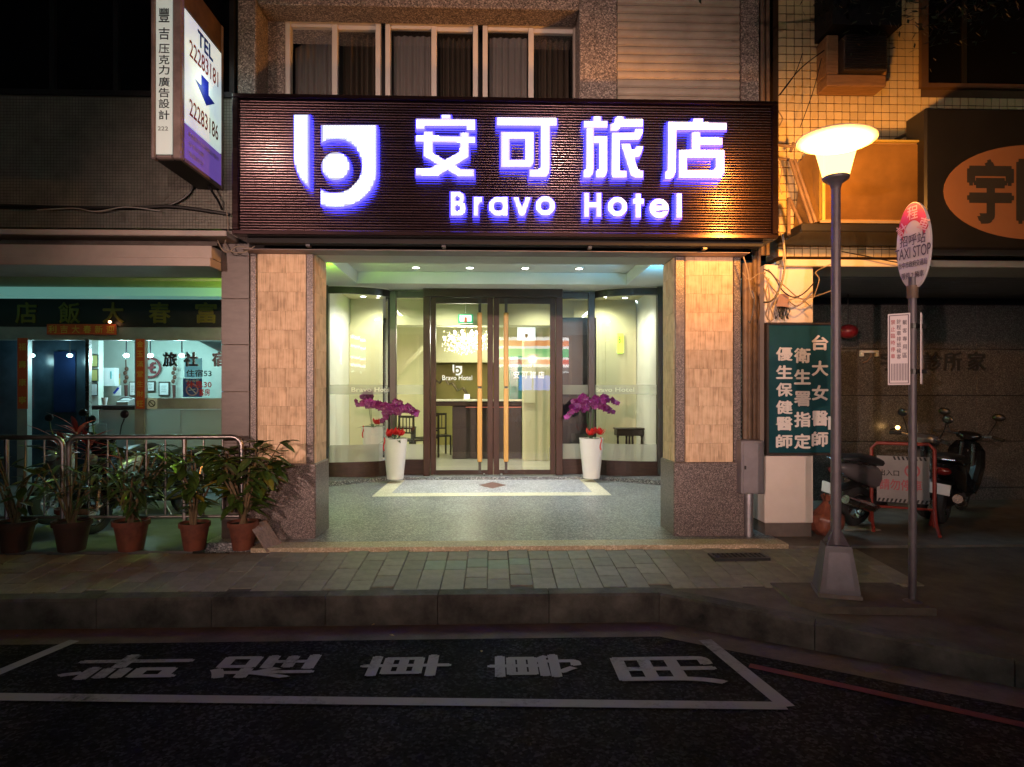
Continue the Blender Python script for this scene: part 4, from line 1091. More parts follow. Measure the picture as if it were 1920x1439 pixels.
# items on the walls
def flat(name, label, cat, px0, px1, py0, py1, Y, mat, frame=None, group=None, th=.02):
    a = P(px0, py0, Y); b_ = P(px1, py1, Y)
    t = thing(name, label, cat, ((a.x+b_.x)/2, Y, b_.z), group)
    if frame:
        lpart('frame', frame, (a.x, b_.x, Y, Y+th, b_.z, a.z), parent=t, b=.004); g_ = (b_.x-a.x)*.12
        lpart('sheet', mat, (a.x+g_, b_.x-g_, Y-.004, Y-.001, b_.z+g_, a.z-g_), parent=t)
    else: lpart('sheet', mat, (a.x, b_.x, Y, Y+th, b_.z, a.z), parent=t)
    return t, a, b_
paper = M('white_paper', (.68, .72, .72), .7, var=.05); yel = M('yellow_paper', (.52, .50, .16), .7, var=.1); bluep = M('blue_paper', (.05, .10, .36), .6, var=.1); fr_w = M('dark_picture_frame', (.05, .04, .03), .4)
ink = M('black_ink', (.02, .02, .022), .6); redink = M('red_ink', (.40, .03, .03), .6); blueink = M('blue_ink', (.02, .05, .40), .6)
BW = 11.15
GF = 'framed certificates on the inn wall'
for q, l in (((242, 256, 716, 743), 'framed certificate on the inn wall just left of the red couplet post'), ((271, 291, 715, 735), 'framed certificate under the round emblem, right of the couplet post'), ((297, 318, 716, 743), 'tall framed certificate on the inn wall left of the hanging ornament')):
    t, a, b_ = flat('certificate', l, 'picture frame', *q, BW, paper, fr_w, GF)
    lx = MB()
    for i in range(4): z = a.z - (a.z-b_.z)*(.3+.13*i); lx.box(a.x+(b_.x-a.x)*.28, b_.x-(b_.x-a.x)*(.28+.05*(i % 2)), BW-.006, BW-.0045, z-.006, z)
    lx.build('print', ink, t)
GY = 'framed notices stacked on the inn partition end'
for q, l, mt in (((168, 184, 665, 689), 'upper yellow framed notice on the end of the inn partition', yel), ((168, 184, 692, 716), 'middle yellow framed notice on the end of the inn partition', yel), ((168, 183, 719, 743), 'white framed notice, lowest of three on the inn partition end', paper)):
    flat('notice_frame', l, 'picture frame', *q, 10.3, mt, fr_w, GY)
lpart('partition_end', cyan, (PX(166, 10.35), PX(186, 10.35), 10.33, 10.46, -.02, 2.75))
t, a, b_ = flat('poster', 'blue no smoking poster behind the right shop pane', 'poster', 343, 378, 710, 745, 9.4, bluep)
cpt = ((a.x+b_.x)/2, 9.396, (a.z+b_.z)/2-.03)
m = MB(); r_ = .095
m.prism([ring(0, 0, r_, 24), ring(0, 0, r_*.78, 24)], lambda u, v, d: (cpt[0]+u, cpt[1]-d, cpt[2]+v), 0, .002); m.build('ring_mark', M('pink_ink', (.6, .35, .4), .6), t)
text('lettering', '禁止吸菸', (cpt[0], 9.398, a.z-.035), .2, .04, paper, t, bold=.01)
m = MB(); m.tube([(cpt[0]-.06, 9.395, cpt[2]+.06), (cpt[0]+.06, 9.395, cpt[2]-.06)], .008, 4).tube([(cpt[0]-.05, 9.394, cpt[2]-.01), (cpt[0]+.05, 9.394, cpt[2]+.01)], .007, 4); m.build('slash_mark', paper, t)
t, a, b_ = flat('poster', 'pale blue price poster above the no smoking poster', 'poster', 346, 378, 672, 709, 9.42, M('pale_blue_poster', (.22, .48, .60), .6, var=.2, emit=(.3, .8, 1), es=.25))
t, a, b_ = flat('poster', 'small blue and white poster on the inn wall beside the yellow slips', 'poster', 211, 226, 723, 742, 10.9, paper)
MB().tube([(a.x+.03, 10.895, b_.z+.04), (b_.x-.03, 10.895, a.z-.04)], .02, 5).build('print', blueink, t)
flat('memo_slip', 'yellow memo slip on the inn wall above the small poster', 'paper slip', 216, 224, 711, 721, 10.9, yel)
flat('memo_slip', 'orange memo slip topmost on the inn wall beside the switch box', 'paper slip', 216, 224, 701, 710, 10.9, M('orange_paper', (.5, .2, .05), .7))
t, a, b_ = flat('time_clock', 'white wall unit with blue panel hanging behind the inn counter', 'wall unit', 193, 215, 690, 724, 10.7, paper, th=.12)
lpart('panel', M('teal_label', (.08, .35, .38), .5), (a.x+.13, b_.x-.05, 10.69, 10.699, b_.z+.12, a.z-.06), parent=t)
# emblem
ce = P(283, 690, BW); t = thing('wall_emblem', 'round dark red emblem of a letter H and a curved arrow on the inn wall', 'emblem', ce)
er = .185; m = MB(); m.prism([ring(0, 0, er, 32), ring(0, 0, er*.8, 32)], lambda u, v, d: (ce.x+u, BW-d, ce.z+v), 0, .02)
m.prism([[(-.10, .10), (-.06, .10), (-.06, .02), (-.01, .02), (-.01, .06), (.03, .10), (.09, .10), (.09, .06), (.05, .06), (.03, .03), (.08, .03), (.08, -.01), (.03, -.01), (.03, -.06), (.09, -.06), (.09, -.10), (.02, -.10), (-.01, -.07), (-.01, -.02), (-.06, -.02), (-.06, -.11), (-.10, -.11)]], lambda u, v, d: (ce.x+u, BW-d, ce.z+v), 0, .02)
m.build('emblem_ring', M('maroon', (.20, .035, .04), .5), t)
# hanging ornaments
for p_, l in ((236, 'brown hanging knot ornament left of the inn certificates'), (326, 'brown hanging knot ornament with a blue top right of the inn certificates')):
    a = P(p_, 675, BW-.05); t = thing('hanging_ornament', l, 'ornament', (a.x, BW-.05, a.z))
    m = MB(); m.tube([(a.x, BW-.05, a.z), (a.x, BW-.05, a.z-.15)], .01, 5)
    for i in range(4): m.ball((a.x+.012*(-1)**i, BW-.05, a.z-.16-.075*i), .036, 0, (1, .5, 1.1), 8, 6)
    m.build('knots', M('brown_knot', (.12, .05, .03), .7), t, smooth=True)
    MB().tube([(a.x, BW-.05, a.z-.45), (a.x+.01, BW-.05, a.z-.85)], [.03, .018], 6).build('tassel', M('tassel_thread', (.10, .035, .03), .9), t)
# counter and shop desk
t = thing('inn_counter', 'dark inn counter with pale drawers behind the shop front', 'counter', (PX(215, 9.9), 9.9, -.02))
lpart('counter_top', dw, (PX(170, 9.8), PX(256, 9.8), 9.8, 10.2, PZ(768, 9.8), PZ(760, 9.8)), parent=t, b=.01)
lpart('counter_body', M('pale_cabinet', (.38, .48, .50), .5, var=.1), (PX(185, 9.84), PX(255, 9.84), 9.84, 10.18, -.02, PZ(768.5, 9.8)), parent=t)
for i in range(4): lpart('drawer', M('drawer_front', (.45, .55, .56), .45) if i == 0 else bpy.data.materials['drawer_front'], (PX(172, 9.82), PX(200, 9.82), 9.81, 9.838, .95-.2*i-.1, .95-.2*i+.08), parent=t, b=.006)
for i, (p_, l) in enumerate(((196, 'small white cup standing on the inn counter left end'), (236, 'grey telephone on the inn counter'))):
    a = P(p_, 759.5, 9.95); a.z = PZ(760, 9.8)+.001
    if i == 0:
        t = thing('cup', l, 'cup', a); MB().lathe([(.03, 0), (.045, .12), (.04, .12), (.028, .01)], a, 12, cap=True).build('cup_body', paper, t, smooth=True)
    else:
        t = thing('telephone', l, 'telephone', a); m = MB(); m.prism([[(-.1, 0), (.1, 0), (.1, .05), (-.1, .11)]], lambda u, v, d: (a.x+d-.09, a.y+u*-1, a.z+v), 0, .18); m.build('phone_body', M('grey_plastic', (.3, .32, .32), .4), t)
        MB().tube([(a.x-.09, a.y+.0, a.z+.10), (a.x-.05, a.y, a.z+.125), (a.x+.05, a.y, a.z+.125), (a.x+.09, a.y, a.z+.10)], .016, 6).build('handset', bpy.data.materials['grey_plastic'], t, smooth=True)
# no-smoking placard on the rail
t, a, b_ = flat('placard', 'small white no smoking placard on the steel window rail', 'placard', 276, 294, 747, 767, SYF-.03, paper, th=.01)
m = MB(); cpt = ((a.x+b_.x)/2, SYF-.032, (a.z+b_.z)/2); m.prism([ring(0, 0, .05, 20), ring(0, 0, .037, 20)], lambda u, v, d: (cpt[0]+u, cpt[1]-d, cpt[2]+v), 0, .002); m.tube([(cpt[0]-.034, cpt[1]-.002, cpt[2]+.034), (cpt[0]+.034, cpt[1]-.002, cpt[2]-.034)], .006, 4); m.build('pictogram', ink, t)
# silver raised characters and price text on the pane
for chx, p_ in (('旅', 318), ('社', 357), ('宿', 410)):
    c_ = P(p_, 674, SYF-.0); text('pane_character', chx, (c_.x, SYF+.03, c_.z), .19, .2, steel, inn, bold=.03, depth=.03)
for s_, p_, q_, mt in (('住宿53', 371, 700, ink), ('休息30', 371, 721, redink), ('套房', 381, 736, redink)):
    c_ = P(p_, q_, SYF); text('price_lettering', s_, (c_.x, SYF+.032, c_.z), .36 if len(s_) > 2 else .16, .10, mt, inn, bold=.02)
# shop lamps
GS = 'bright lamps inside the inn front'
for p_, l, pw in ((60, 'faint bluish lamp at the far left inside the inn', 10), (131, 'bluish lamp in the dark part of the inn, right of the far left one', 14), (237, 'bright cyan white lamp left of the couplet post inside the inn', 60), (282, 'bright cyan white lamp above the round emblem inside the inn', 60), (341, 'bright cyan white lamp right of the silver characters inside the inn', 60)):
    a = P(p_, 667, 10.25 if p_ > 200 else 10.2)
    t = thing('shop_lamp', l, 'lamp', (a.x, a.y, a.z+.03), GS)
    MB().ball(a, .036, 0, (1.2, 1, .9), 12, 8).build('bulb', E('shop_bulb%d' % (p_ > 200), (.65, .97, 1), 26. if p_ > 200 else 6.), t, smooth=True)
    MB().tube([(a.x, a.y, a.z+.03), (a.x, a.y, 2.75)], .01, 6).build('cord', metal_dk, t)
    lamp('lamp', (a.x, a.y-.06, a.z-.08), pw*.36, (.55, .95, 1), 'POINT', .06, t)
t = thing('light_strip', 'green glowing light strip under the arcade ceiling hidden beside the brown pillar', 'light strip', (-2.84, 7.3, 2.96))
MB().box(-2.86, -2.82, 7.1, 7.5, 2.95, 2.98).build('strip_tube', bpy.data.materials['strip_left'], t)
MB().box(-2.87, -2.81, 7.08, 7.52, 2.982, 3.35).build('strip_mount', metal_dk, t)
lamp('lamp', (-3.05, 7.35, 2.86), 20, (.45, 1, .06), 'POINT', .05, t)
# red altar-like lamp over the couplet banner
a = P(206, 604, SYF-.1); t = thing('fascia_lamp', 'small warm glowing lamp on the black fascia above the red banner', 'lamp', a)
MB().ball(a, .02, 0, (1, 1, 1), 10, 6).build('bulb', E('warm_bulb', (1, .45, .2), 12.), t, smooth=True)
MB().tube([a, (a.x, SYF-.001, a.z+.03)], .006, 5).build('bracket', metal_dk, t)
# security camera by the pillar
a = P(410, 512, 7.9); a.x -= .02; t = thing('security_camera', 'small dome security camera under the arcade ceiling beside the brown pillar', 'camera', a)
MB().ball(a, .06, 0, (1, 1, .8)).lathe([(.07, .03), (.07, .09)], a, 16, cap=True).build('dome', metal_dk, t, smooth=True)
MB().tube([(a.x, a.y, a.z+.08), (a.x, a.y, PZ(519, 8.1, 200)+.001)], .02, 8).build('mount', metal_dk, t)
# cables along the mosaic wall
t = thing('facade_cable', 'bundle of black sagging cables pinned along the foot of the mosaic wall', 'cable', (PX(200, LY-.03), LY-.03, PZ(400, LY)))
def cable(pts, r, mat, parent, name='cable', Y=None):
    p3 = [P(a, b_, Y) if Y else Vector((a, b_, 0)) for a, b_ in pts]
    out = []
    for i in range(len(p3)-1):
        p0 = p3[max(i-1, 0)]; p1 = p3[i]; p2 = p3[i+1]; p3_ = p3[min(i+2, len(p3)-1)]
        for k in range(6):
            s_ = k/6
            out.append(.5*((2*p1)+(p2-p0)*s_+(2*p0-5*p1+4*p2-p3_)*s_*s_+(3*p1-p0-3*p2+p3_)*s_**3))
    out.append(p3[-1])
    return MB().tube(out, r, 6).build(name, mat, parent, smooth=True)
cable([(-300, 378), (0, 385), (150, 389), (290, 388), (330, 380), (356, 362), (362, 345)], .013, black, t, Y=LY-.03)
cable([(-300, 384), (0, 388), (120, 390), (260, 389), (330, 388), (430, 402)], .016, black, t, Y=LY-.04)
cable([(70, 394), (140, 391), (180, 397), (230, 389), (265, 391), (300, 396)], .006, M('pale_cable', (.4, .38, .34), .6), t, Y=LY-.06)
cable([(405, 445), (418, 470), (430, 472), (446, 462), (470, 466)], .006, M('tan_cable', (.25, .2, .15), .6), t, Y=FY-.14)
cable([(425, 395), (428, 430), (422, 455), (428, 470), (455, 474), (478, 462)], .006, bpy.data.materials['tan_cable'], t, Y=FY-.15)

# ================================================================ PROJECTING SIGN
Ya, Yb = 5.55, LY - .02
xs_ = PX(340, Ya)
ps = thing('projecting_sign', 'tall lit box sign jutting from the mosaic wall with telephone numbers and a blue arrow', 'sign', (xs_-.15, Yb, 4.0))
z0_, z1_ = PZ(306, Ya), PZ(-40, Ya)
fw0 = PX(283, Ya)
pinkmetal = M('aged_pink_metal', (.28, .22, .21), .5, var=.35, scale=5, metal=.3)
part('sign_shell', M('sign_back', (.03, .03, .03), .6), (fw0+.012, xs_-.012, Ya+.012, Yb, z0_+.012, z1_), parent=ps)
part('sign_frame', pinkmetal, (fw0, fw0+.045, Ya-.01, Ya+.06, z0_, z1_), (xs_-.075, xs_+.008, Ya-.01, Ya+.05, z0_, z1_), (fw0+.046, xs_-.076, Ya-.009, Ya+.05, z0_, z0_+.04), parent=ps, b=.012)
part('sign_frame', pinkmetal, (xs_-.02, xs_+.01, Yb-.04, Yb+.0, z0_, z1_), (xs_-.02, xs_+.008, Ya+.052, Yb-.042, z0_, z0_+.03), parent=ps)
lf_w = E('lightbox_white', (.66, .78, .68), .36, (.7, .72, .68))
part('front_panel', lf_w, (fw0+.047, xs_-.077, Ya-.004, Ya+.004, z0_+.042, PZ(11, Ya)), parent=ps)
part('front_cap', pinkmetal, (fw0+.047, xs_-.077, Ya-.006, Ya+.004, PZ(10.5, Ya), z1_), parent=ps)
sq = [41, 75, 103, 123, 142, 164, 184, 204, 225]; fc = (fw0+.047+xs_-.077)/2
for chx, py in zip('豐吉压克力廣告設計', sq):
    text('lettering', chx, (fc, Ya-.0055, PZ(py, Ya)), .092, .125 if py == 41 else .082 if py != 75 else .105, ink, ps, bold=.014)
text('lettering', '222', (fc-.01, Ya-.0055, PZ(250, Ya)), .09, .035, M('faded_ink', (.3, .3, .27), .6), ps)
# right face, turned towards the hotel: coordinates run along Y and Z
def side_face(u): return Ya + .06 + u*(Yb-Ya-.11)        # u 0 near .. 1 far
def z_on(py_near): return PZ(py_near, Ya+.05)
def mlb():
    m, t, b = newmat('lightbox_side'); L = t.links.new
    tc = nd(t, 'ShaderNodeTexCoord'); n = nd(t, 'ShaderNodeTexNoise'); n.inputs['Scale'].default_value = 2.5
    L(tc.outputs['Object'], n.inputs['Vector'])
    r = ramp(t, [(.35, (.50, .62, .82)), (.65, (.80, 1., .84))]); L(n.outputs[0], r.inputs[0])
    b.inputs['Base Color'].default_value = (.7, .7, .7, 1); L(r.outputs[0], b.inputs['Emission Color']); b.inputs['Emission Strength'].default_value = .62
    return m
xf = xs_ + .006
zt_, zm_ = z_on(27), z_on(236)
MB().box(xs_-.012, xf, Ya+.052, Yb-.042, zm_, zt_).build('side_panel', mlb(), ps)
MB().box(xs_-.012, xf, Ya+.052, Yb-.042, zt_+.02, z1_).build('upper_panel', M('orange_print_panel', (.10, .05, .015), .5, var=.6, scale=6), ps)
purp = M('purple_panel', (.15, .10, .36), .5, var=.3, emit=(.30, .16, .8), es=.32)
MB().box(xs_-.012, xf-.001, Ya+.052, Yb-.042, z0_+.035, zm_-.012).build('lower_panel', purp, ps)
SU = dict(u=(0, 1, 0), v=(0, 0, 1), n=(1, 0, 0))
xt = xf + .0025
hh_ = zt_ - zm_; fl = Yb - Ya - .1
def sc(u, v): return (xt, Ya + .055 + u*fl, zm_ + v*hh_)
text('lettering', 'TEL', sc(.53, .885), fl*.42, hh_*.135, M('tel_blue', (.01, .03, .35), .5), ps, bold=.03, **SU)
rn = M('number_red', (.30, .035, .025), .5)
text('lettering', '22283181', sc(.50, .70), fl*.80, hh_*.15, rn, ps, bold=.012, **SU)
text('lettering', '22283186', sc(.50, .17), fl*.80, hh_*.15, rn, ps, bold=.012, **SU)
m = MB(); arw = [(.40, .52), (.60, .55), (.60, .36), (.78, .33), (.50, .25), (.24, .47), (.40, .42)]
arw = [(.42, .575), (.62, .575), (.62, .45), (.80, .43), (.56, .33), (.26, .47), (.42, .47)]
m.prism([arw], lambda u, v, d: (xt - d, Ya+.055+u*fl, zm_+v*hh_), 0, .002); m.build('arrow_mark', M('arrow_blue', (.005, .02, .45), .5), ps)
wi_ = M('pale_ink', (.5, .46, .7), .5)
for i, s_ in enumerate(('專業壓克力招牌設計製作', '廣告招牌', '電腦割字')):
    zz_ = z0_ + .035 + (zm_-z0_-.05)*(.78-.28*i)
    text('lettering', s_, (xt-.002, Ya+.055+fl*(.5 if i == 0 else .28), zz_), fl*(.85 if i == 0 else .4), .045, wi_, ps, **SU)
lamp('lamp', (xs_+.12, (Ya+Yb)/2, (zt_+zm_)/2), 2, (.7, 1, .85), 'POINT', .15, ps)
MB().tube([(xs_-.1, Yb-.1, z0_+.02), (xs_-.02, Yb-.06, z0_-.12), (xs_+.0, LY-.02, z0_-.2)], .012, 6).build('feed_cable', black, ps, smooth=True)
# ================================================================ RIGHT NEIGHBOUR: clinic with square cream tiles
RY = 6.60
cl_ = thing('clinic_building', 'clinic building clad in square cream tiles lit orange by the street lamp', 'building', (4.5, RY, 0))
def rpart(name, mat, *boxes, parent=None, b=None, **k): return part(name, mat, *boxes, parent=parent or cl_, b=b, **k)
rx = PX(1459, RY); xend = 12.
tz0, tz1 = PZ(482, RY, 1500), 7.
tile_m = M('cream_wall_tile', (.66, .54, .29), .4, var=.10, scale=6, rnd=.10, rvar=.12)
tgrout = M('tile_grout', (.10, .06, .03), .9)
rpart('tile_bed', tgrout, (rx, xend, RY+.006, RY+.3, tz0, 7.2))
ts = 15.4/F*RY
tl = MB().bbox(0, ts-.009, -.004, .01, 0, ts-.009, .0015).build('wall_tile', tile_m); tmesh = tl.data; bpy.data.objects.remove(tl)
cells = []
for i in range(int((xend-rx)/ts)):
    for j in range(int((6.7-tz0)/ts)):
        x, z = rx + .006 + i*ts, tz0 + .004 + j*ts
        if x > PX(1722, RY) and z > PZ(170, RY): continue
        d = math.hypot(x-2.6, z-3.4) + (2 if (1545 < 960+1150*(x)/RY < 1735 and PZ(430, RY) < z < PZ(262, RY)) else 0)
        cells.append((d, x, z))
cells.sort()
for d, x, z in cells[:300]: inst('wall_tile', tmesh, (x, RY+R.uniform(-.0015, .0015), z), cl_, (R.uniform(-.01, .01), 0, R.uniform(-.01, .01)))
m = MB()
for d, x, z in cells[300:1500]: m.box(x, x+ts-.009, RY-.003+R.uniform(-.0015, .0015), RY+.01, z, z+ts-.009)
m.build('wall_tiles', tile_m, cl_, kind='stuff', recalc=False)
# dark upper window
dw2 = bpy.data.objects.new('upper_window', None); C.objects.link(dw2); dw2.parent = cl_; ORIG[dw2.name] = orig(cl_).copy()
rpart('window_frame', M('brown_frame', (.12, .07, .04), .5), (PX(1722, RY), PX(1735, RY), RY-.05, RY+.03, PZ(168, RY, 1750), 7.), (PX(1735, RY)+.001, xend, RY-.05, RY+.03, PZ(168, RY, 1750), PZ(160, RY, 1750)), parent=dw2)
rpart('pane', wg, (PX(1735, RY)+.002, xend, RY-.02, RY-.01, PZ(160, RY, 1750)+.002, 7.), parent=dw2)
rpart('sash', dk, (PX(1800, RY), PX(1808, RY), RY-.04, RY-.021, PZ(160, RY, 1750)+.002, 7.), parent=dw2)
# ledge under the tiles
cream_p = M('cream_ledge', (.62, .55, .44), .6, var=.08, scale=2)
rpart('ledge', cream_p, (PX(1466, 6.35), xend, 6.35, RY+.3, PZ(500, 6.35, 1600), PZ(487, 6.35, 1600)), b=.006)
rpart('ledge_return', tile_m, (PX(1452, RY), PX(1462, RY), 6.42, RY+.3, PZ(500, 6.4, 1500), PZ(486, 6.4, 1500)))
# strip ceiling of the arcade
stp = M('ceiling_strip', (.22, .24, .26), .35, metal=.3, var=.15)
zc = PZ(500, 6.35, 1600)+.03
for i in range(16):
    y = 6.38 + i*.145
    rpart('ceiling_plank', stp, (2.99, xend, y, y+.135, zc, zc+.02))
# white pillar
wp = bpy.data.objects.new('pillar', None); C.objects.link(wp); wp.parent = cl_; ORIG[wp.name] = orig(cl_).copy()
pk = M('white_pillar_paint', (.66, .60, .54), .6, var=.06, scale=3, bump=.05)
rpart('pillar_shaft', pk, (PX(1434, 6.42), PX(1525, 6.42), 6.42, 6.85, PZ(985, 6.42), zc), parent=wp, b=.008)
rpart('pillar_foot', concrete_dk, (PX(1436, 6.42), PX(1523, 6.42), 6.44, 6.84, -.05, PZ(985.3, 6.42)), parent=wp)
# grey granite back wall in panels
BY = 8.6
gg = speckle('grey_panel_granite', (.025, .025, .026), (.075, .073, .07), (.15, .145, .14), 110, .3, .05, .15)
rpart('back_wall', darkroom, (2.96, xend, BY+.03, BY+.1, -.1, 3.4))
xsj = [PX(1388, BY), PX(1498, BY), PX(1609, BY), PX(1720, BY), PX(1831, BY), PX(1945, BY), PX(2060, BY), PX(2180, BY)]
zsj = [-.1, PZ(919, BY), PZ(830, BY), PZ(742, BY), PZ(653, BY), PZ(568, BY)]
for a, b_ in zip(xsj[:-1], xsj[1:]):
    for c_, d in zip(zsj[:-1], zsj[1:]):
        rpart('stone_panel', gg, (max(a, 3.02)+.005, b_-.005, BY, BY+.028, c_+.005, d-.005), b=.003)
rpart('shopfront_header', darkroom, (3.02, xend, BY+.001, BY+.09, PZ(567, BY), 3.3))
for chx, p_, c_ in (('宇', 1668, ink), ('診', 1748, ink), ('所', 1785, ink), ('家', 1830, ink)):
    q = P(p_, 678, BY); text('wall_lettering', chx, (q.x, BY-.002, q.z), .26, .26, M('dark_wall_ink', (.03, .03, .03), .4) if p_ == 1668 else bpy.data.materials['dark_wall_ink'], cl_, bold=.02, depth=.02)
# light on the wall
q = P(1632, 662, BY-.06); t = thing('wall_fitting', 'small white bracket fitting with a cord on the grey panel wall', 'wall fitting', q)
m = MB(); m.bbox(q.x-.13, q.x+.13, q.y, BY-.001, q.z, q.z+.035, .008).bbox(q.x-.13, q.x-.09, q.y, BY-.002, q.z-.05, q.z-.001, .006).bbox(q.x+.09, q.x+.13, q.y, BY-.002, q.z-.05, q.z-.001, .006)
m.build('bracket', paper, t); MB().tube([(q.x+.02, q.y+.02, q.z-.001), (q.x+.03, q.y+.02, q.z-.05), (q.x-.03, q.y+.03, q.z-.12), (q.x-.09, q.y+.03, q.z-.14)], .012, 6).build('cord', rust, t, smooth=True)
q = P(1590, 622, 8.3); t = thing('red_lantern', 'dark red round lantern hanging behind the lamp post near the grey wall', 'lantern', q)
MB().ball(q, .13, 0, (1, 1, .75)).build('shade', M('lantern_red', (.20, .015, .02), .3), t, smooth=True); MB().tube([(q.x, q.y, q.z+.09), (q.x, q.y, zc+.001)], .006, 5).build('cord', black, t)
q = P(1683, 802, 8.45); t = thing('wall_lamp_or_glint', 'small added amber glow standing for a mirror glint above the red barrier', 'wall lamp', q)
MB().ball(q, .028, 0, (1, 1, 1), 12, 8).build('bulb', E('amber_glint', (1, .55, .15), 9.), t, smooth=True); MB().tube([q, (q.x, 8.6, q.z-.04)], .012, 6).build('bracket', metal_dk, t)  # glow added for a mirror glint; no lamp hangs on this wall
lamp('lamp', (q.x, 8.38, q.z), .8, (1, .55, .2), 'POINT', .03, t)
# ---------------- green doctor's sign
GYs = 6.30
ds = thing('clinic_signboard', 'dark green board with three columns of white characters hung on the white pillar', 'signboard', (PX(1498, GYs), GYs, PZ(856, GYs)))
gx0, gx1, gz0, gz1 = PX(1437, GYs), PX(1564, GYs), PZ(856, GYs), PZ(603, GYs)
rpart('board', M('green_enamel', (.012, .062, .08), .2, var=.2, scale=2, rvar=.1), (gx0+.026, gx1-.026, GYs+.01, GYs+.05, gz0+.026, gz1-.026), parent=ds)
rpart('frame', M('board_frame', (.05, .04, .035), .4, metal=.4), (gx0, gx0+.025, GYs-.01, GYs+.06, gz0, gz1), (gx1-.025, gx1, GYs-.01, GYs+.06, gz0, gz1), (gx0+.026, gx1-.026, GYs-.01, GYs+.06, gz0, gz0+.025), (gx0+.026, gx1-.026, GYs-.01, GYs+.06, gz1-.025, gz1), parent=ds, b=.004)
wch = M('white_enamel', (.72, .68, .64), .4, var=.05)
for s_, p_, ys in (('台大女醫師', 1538, (643, 691, 737, 785, 824)), ('衛生署指定', 1505, (667, 707, 748, 787, 828)), ('優生保健醫師', 1471, (664, 698, 731, 764, 795, 828))):
    for chx, py in zip(s_, ys):
        q = P(p_, py, GYs); text('lettering', chx, (q.x, GYs+.0075, q.z), .165, .150 if p_ != 1471 else .135, wch, ds, bold=.03, depth=.004)
t_, a_, b__ = flat('small_notice', 'small white slip stuck at the right edge of the green signboard', 'notice', 1553, 1561, 781, 806, GYs-.02, paper, th=.006)
# ---------------- meter box and conduit below
mb_ = thing('meter_box', 'grey metal meter box on a pipe beside the right pillar', 'meter box', (PX(1410, 6.30), 6.3, 0))
gb = M('grey_box_paint', (.21, .20, .225), .5, var=.18, scale=4)
rpart('cabinet', gb, (PX(1389, 6.30)+.005, PX(1433, 6.30), 6.30, 6.52, PZ(929, 6.3), PZ(828, 6.3)), parent=mb_, b=.008)
rpart('door', gb, (PX(1392, 6.29)+.01, PX(1430, 6.29), 6.288, 6.299, PZ(925, 6.3), PZ(832, 6.3)), parent=mb_, b=.004)
rpart('latch', metal_dk, (PX(1396, 6.28), PX(1399, 6.28), 6.276, 6.287, PZ(882, 6.3), PZ(875, 6.3)), parent=mb_)
MB().tube([(PX(1404, 6.4), 6.4, -.03), (PX(1404, 6.4), 6.4, PZ(929, 6.3))], .045, 14).build('pipe', galv, mb_, smooth=True)
MB().tube([(PX(1397, 6.44), 6.44, -.03), (PX(1397, 6.44), 6.44, PZ(929, 6.3))], .02, 10).build('pipe', galv, mb_, smooth=True)
# ---------------- junction box with wires
jb = P(1466, 570, 6.34); t = thing('junction_box', 'pinkish telephone junction box with dangling wires above the green signboard', 'junction box', jb)
m = MB(); s6 = F/6.34
m.prism([[(1455, 575), (1461, 552), (1476, 551), (1479, 557), (1479, 577), (1467, 575)]], lambda u, v, d: tuple(P(u, v, 6.30+d)), 0, .10)
m.build('box_cover', M('pink_grey_plastic', (.30, .19, .15), .5, var=.2), t)
m = MB()
for i in range(9):
    x = 1458 + i*2.4; pts = [P(x, 576, 6.33), P(x+R.uniform(-4, 4), 584+R.uniform(-2, 3), 6.31), P(x+R.uniform(-6, 6), 594+R.uniform(0, 6), 6.33)]
    m.tube(pts, .006, 5)
m.build('wire_ends', black, t, smooth=True)
wires = thing('overhead_wires', 'tangle of thin wires strung from the pipes across the white pillar and lamp post', 'wires', P(1470, 530, 6.3))
tan = bpy.data.materials['tan_cable']
for pts, mt, r_ in (([(1468, 440), (1472, 490), (1466, 530), (1455, 555), (1443, 566), (1432, 567)], black, .010), ([(1432, 505), (1445, 512), (1455, 525), (1467, 545), (1482, 556), (1495, 557), (1510, 548), (1527, 530)], black, .007),
    ([(1440, 505), (1455, 522), (1475, 540), (1500, 560), (1525, 557), (1560, 545)], tan, .006), ([(1432, 515), (1448, 540), (1460, 552)], tan, .006), ([(1479, 565), (1490, 573), (1500, 572), (1525, 552)], tan, .006),
    ([(1479, 563), (1500, 560), (1520, 575)], tan, .005), ([(1394, 482), (1402, 510), (1406, 540), (1412, 560)], tan, .008), ([(1392, 512), (1405, 525), (1420, 515), (1436, 512)], tan, .006), ([(1410, 545), (1414, 560), (1412, 580), (1407, 605), (1403, 602)], black, .006),
    ([(1432, 540), (1440, 570), (1436, 590), (1445, 604)], tan, .007), ([(1437, 520), (1443, 560), (1440, 600)], tan, .007), ([(1442, 522), (1436, 556), (1450, 595), (1441, 604)], tan, .006), ([(1460, 180), (1500, 130), (1545, 95)], black, .006), ([(1463, 178), (1490, 140), (1505, 100)], black, .004), ([(1540, 110), (1525, 170), (1500, 240)], black, .004),
    ([(1560, 495), (1530, 510), (1536, 525), (1525, 560)], tan, .005), ([(1578, 472), (1620, 480), (1680, 492), (1745, 500)], black, .006), ([(1458, 430), (1466, 445), (1470, 470), (1468, 490)], tan, .008), ([(1459, 300), (1466, 320), (1461, 345), (1466, 365)], tan, .007), ([(1460, 210), (1467, 222), (1462, 235), (1456, 242)], tan, .006)):
    cable(pts, r_, mt, wires, 'wire', Y=6.26)
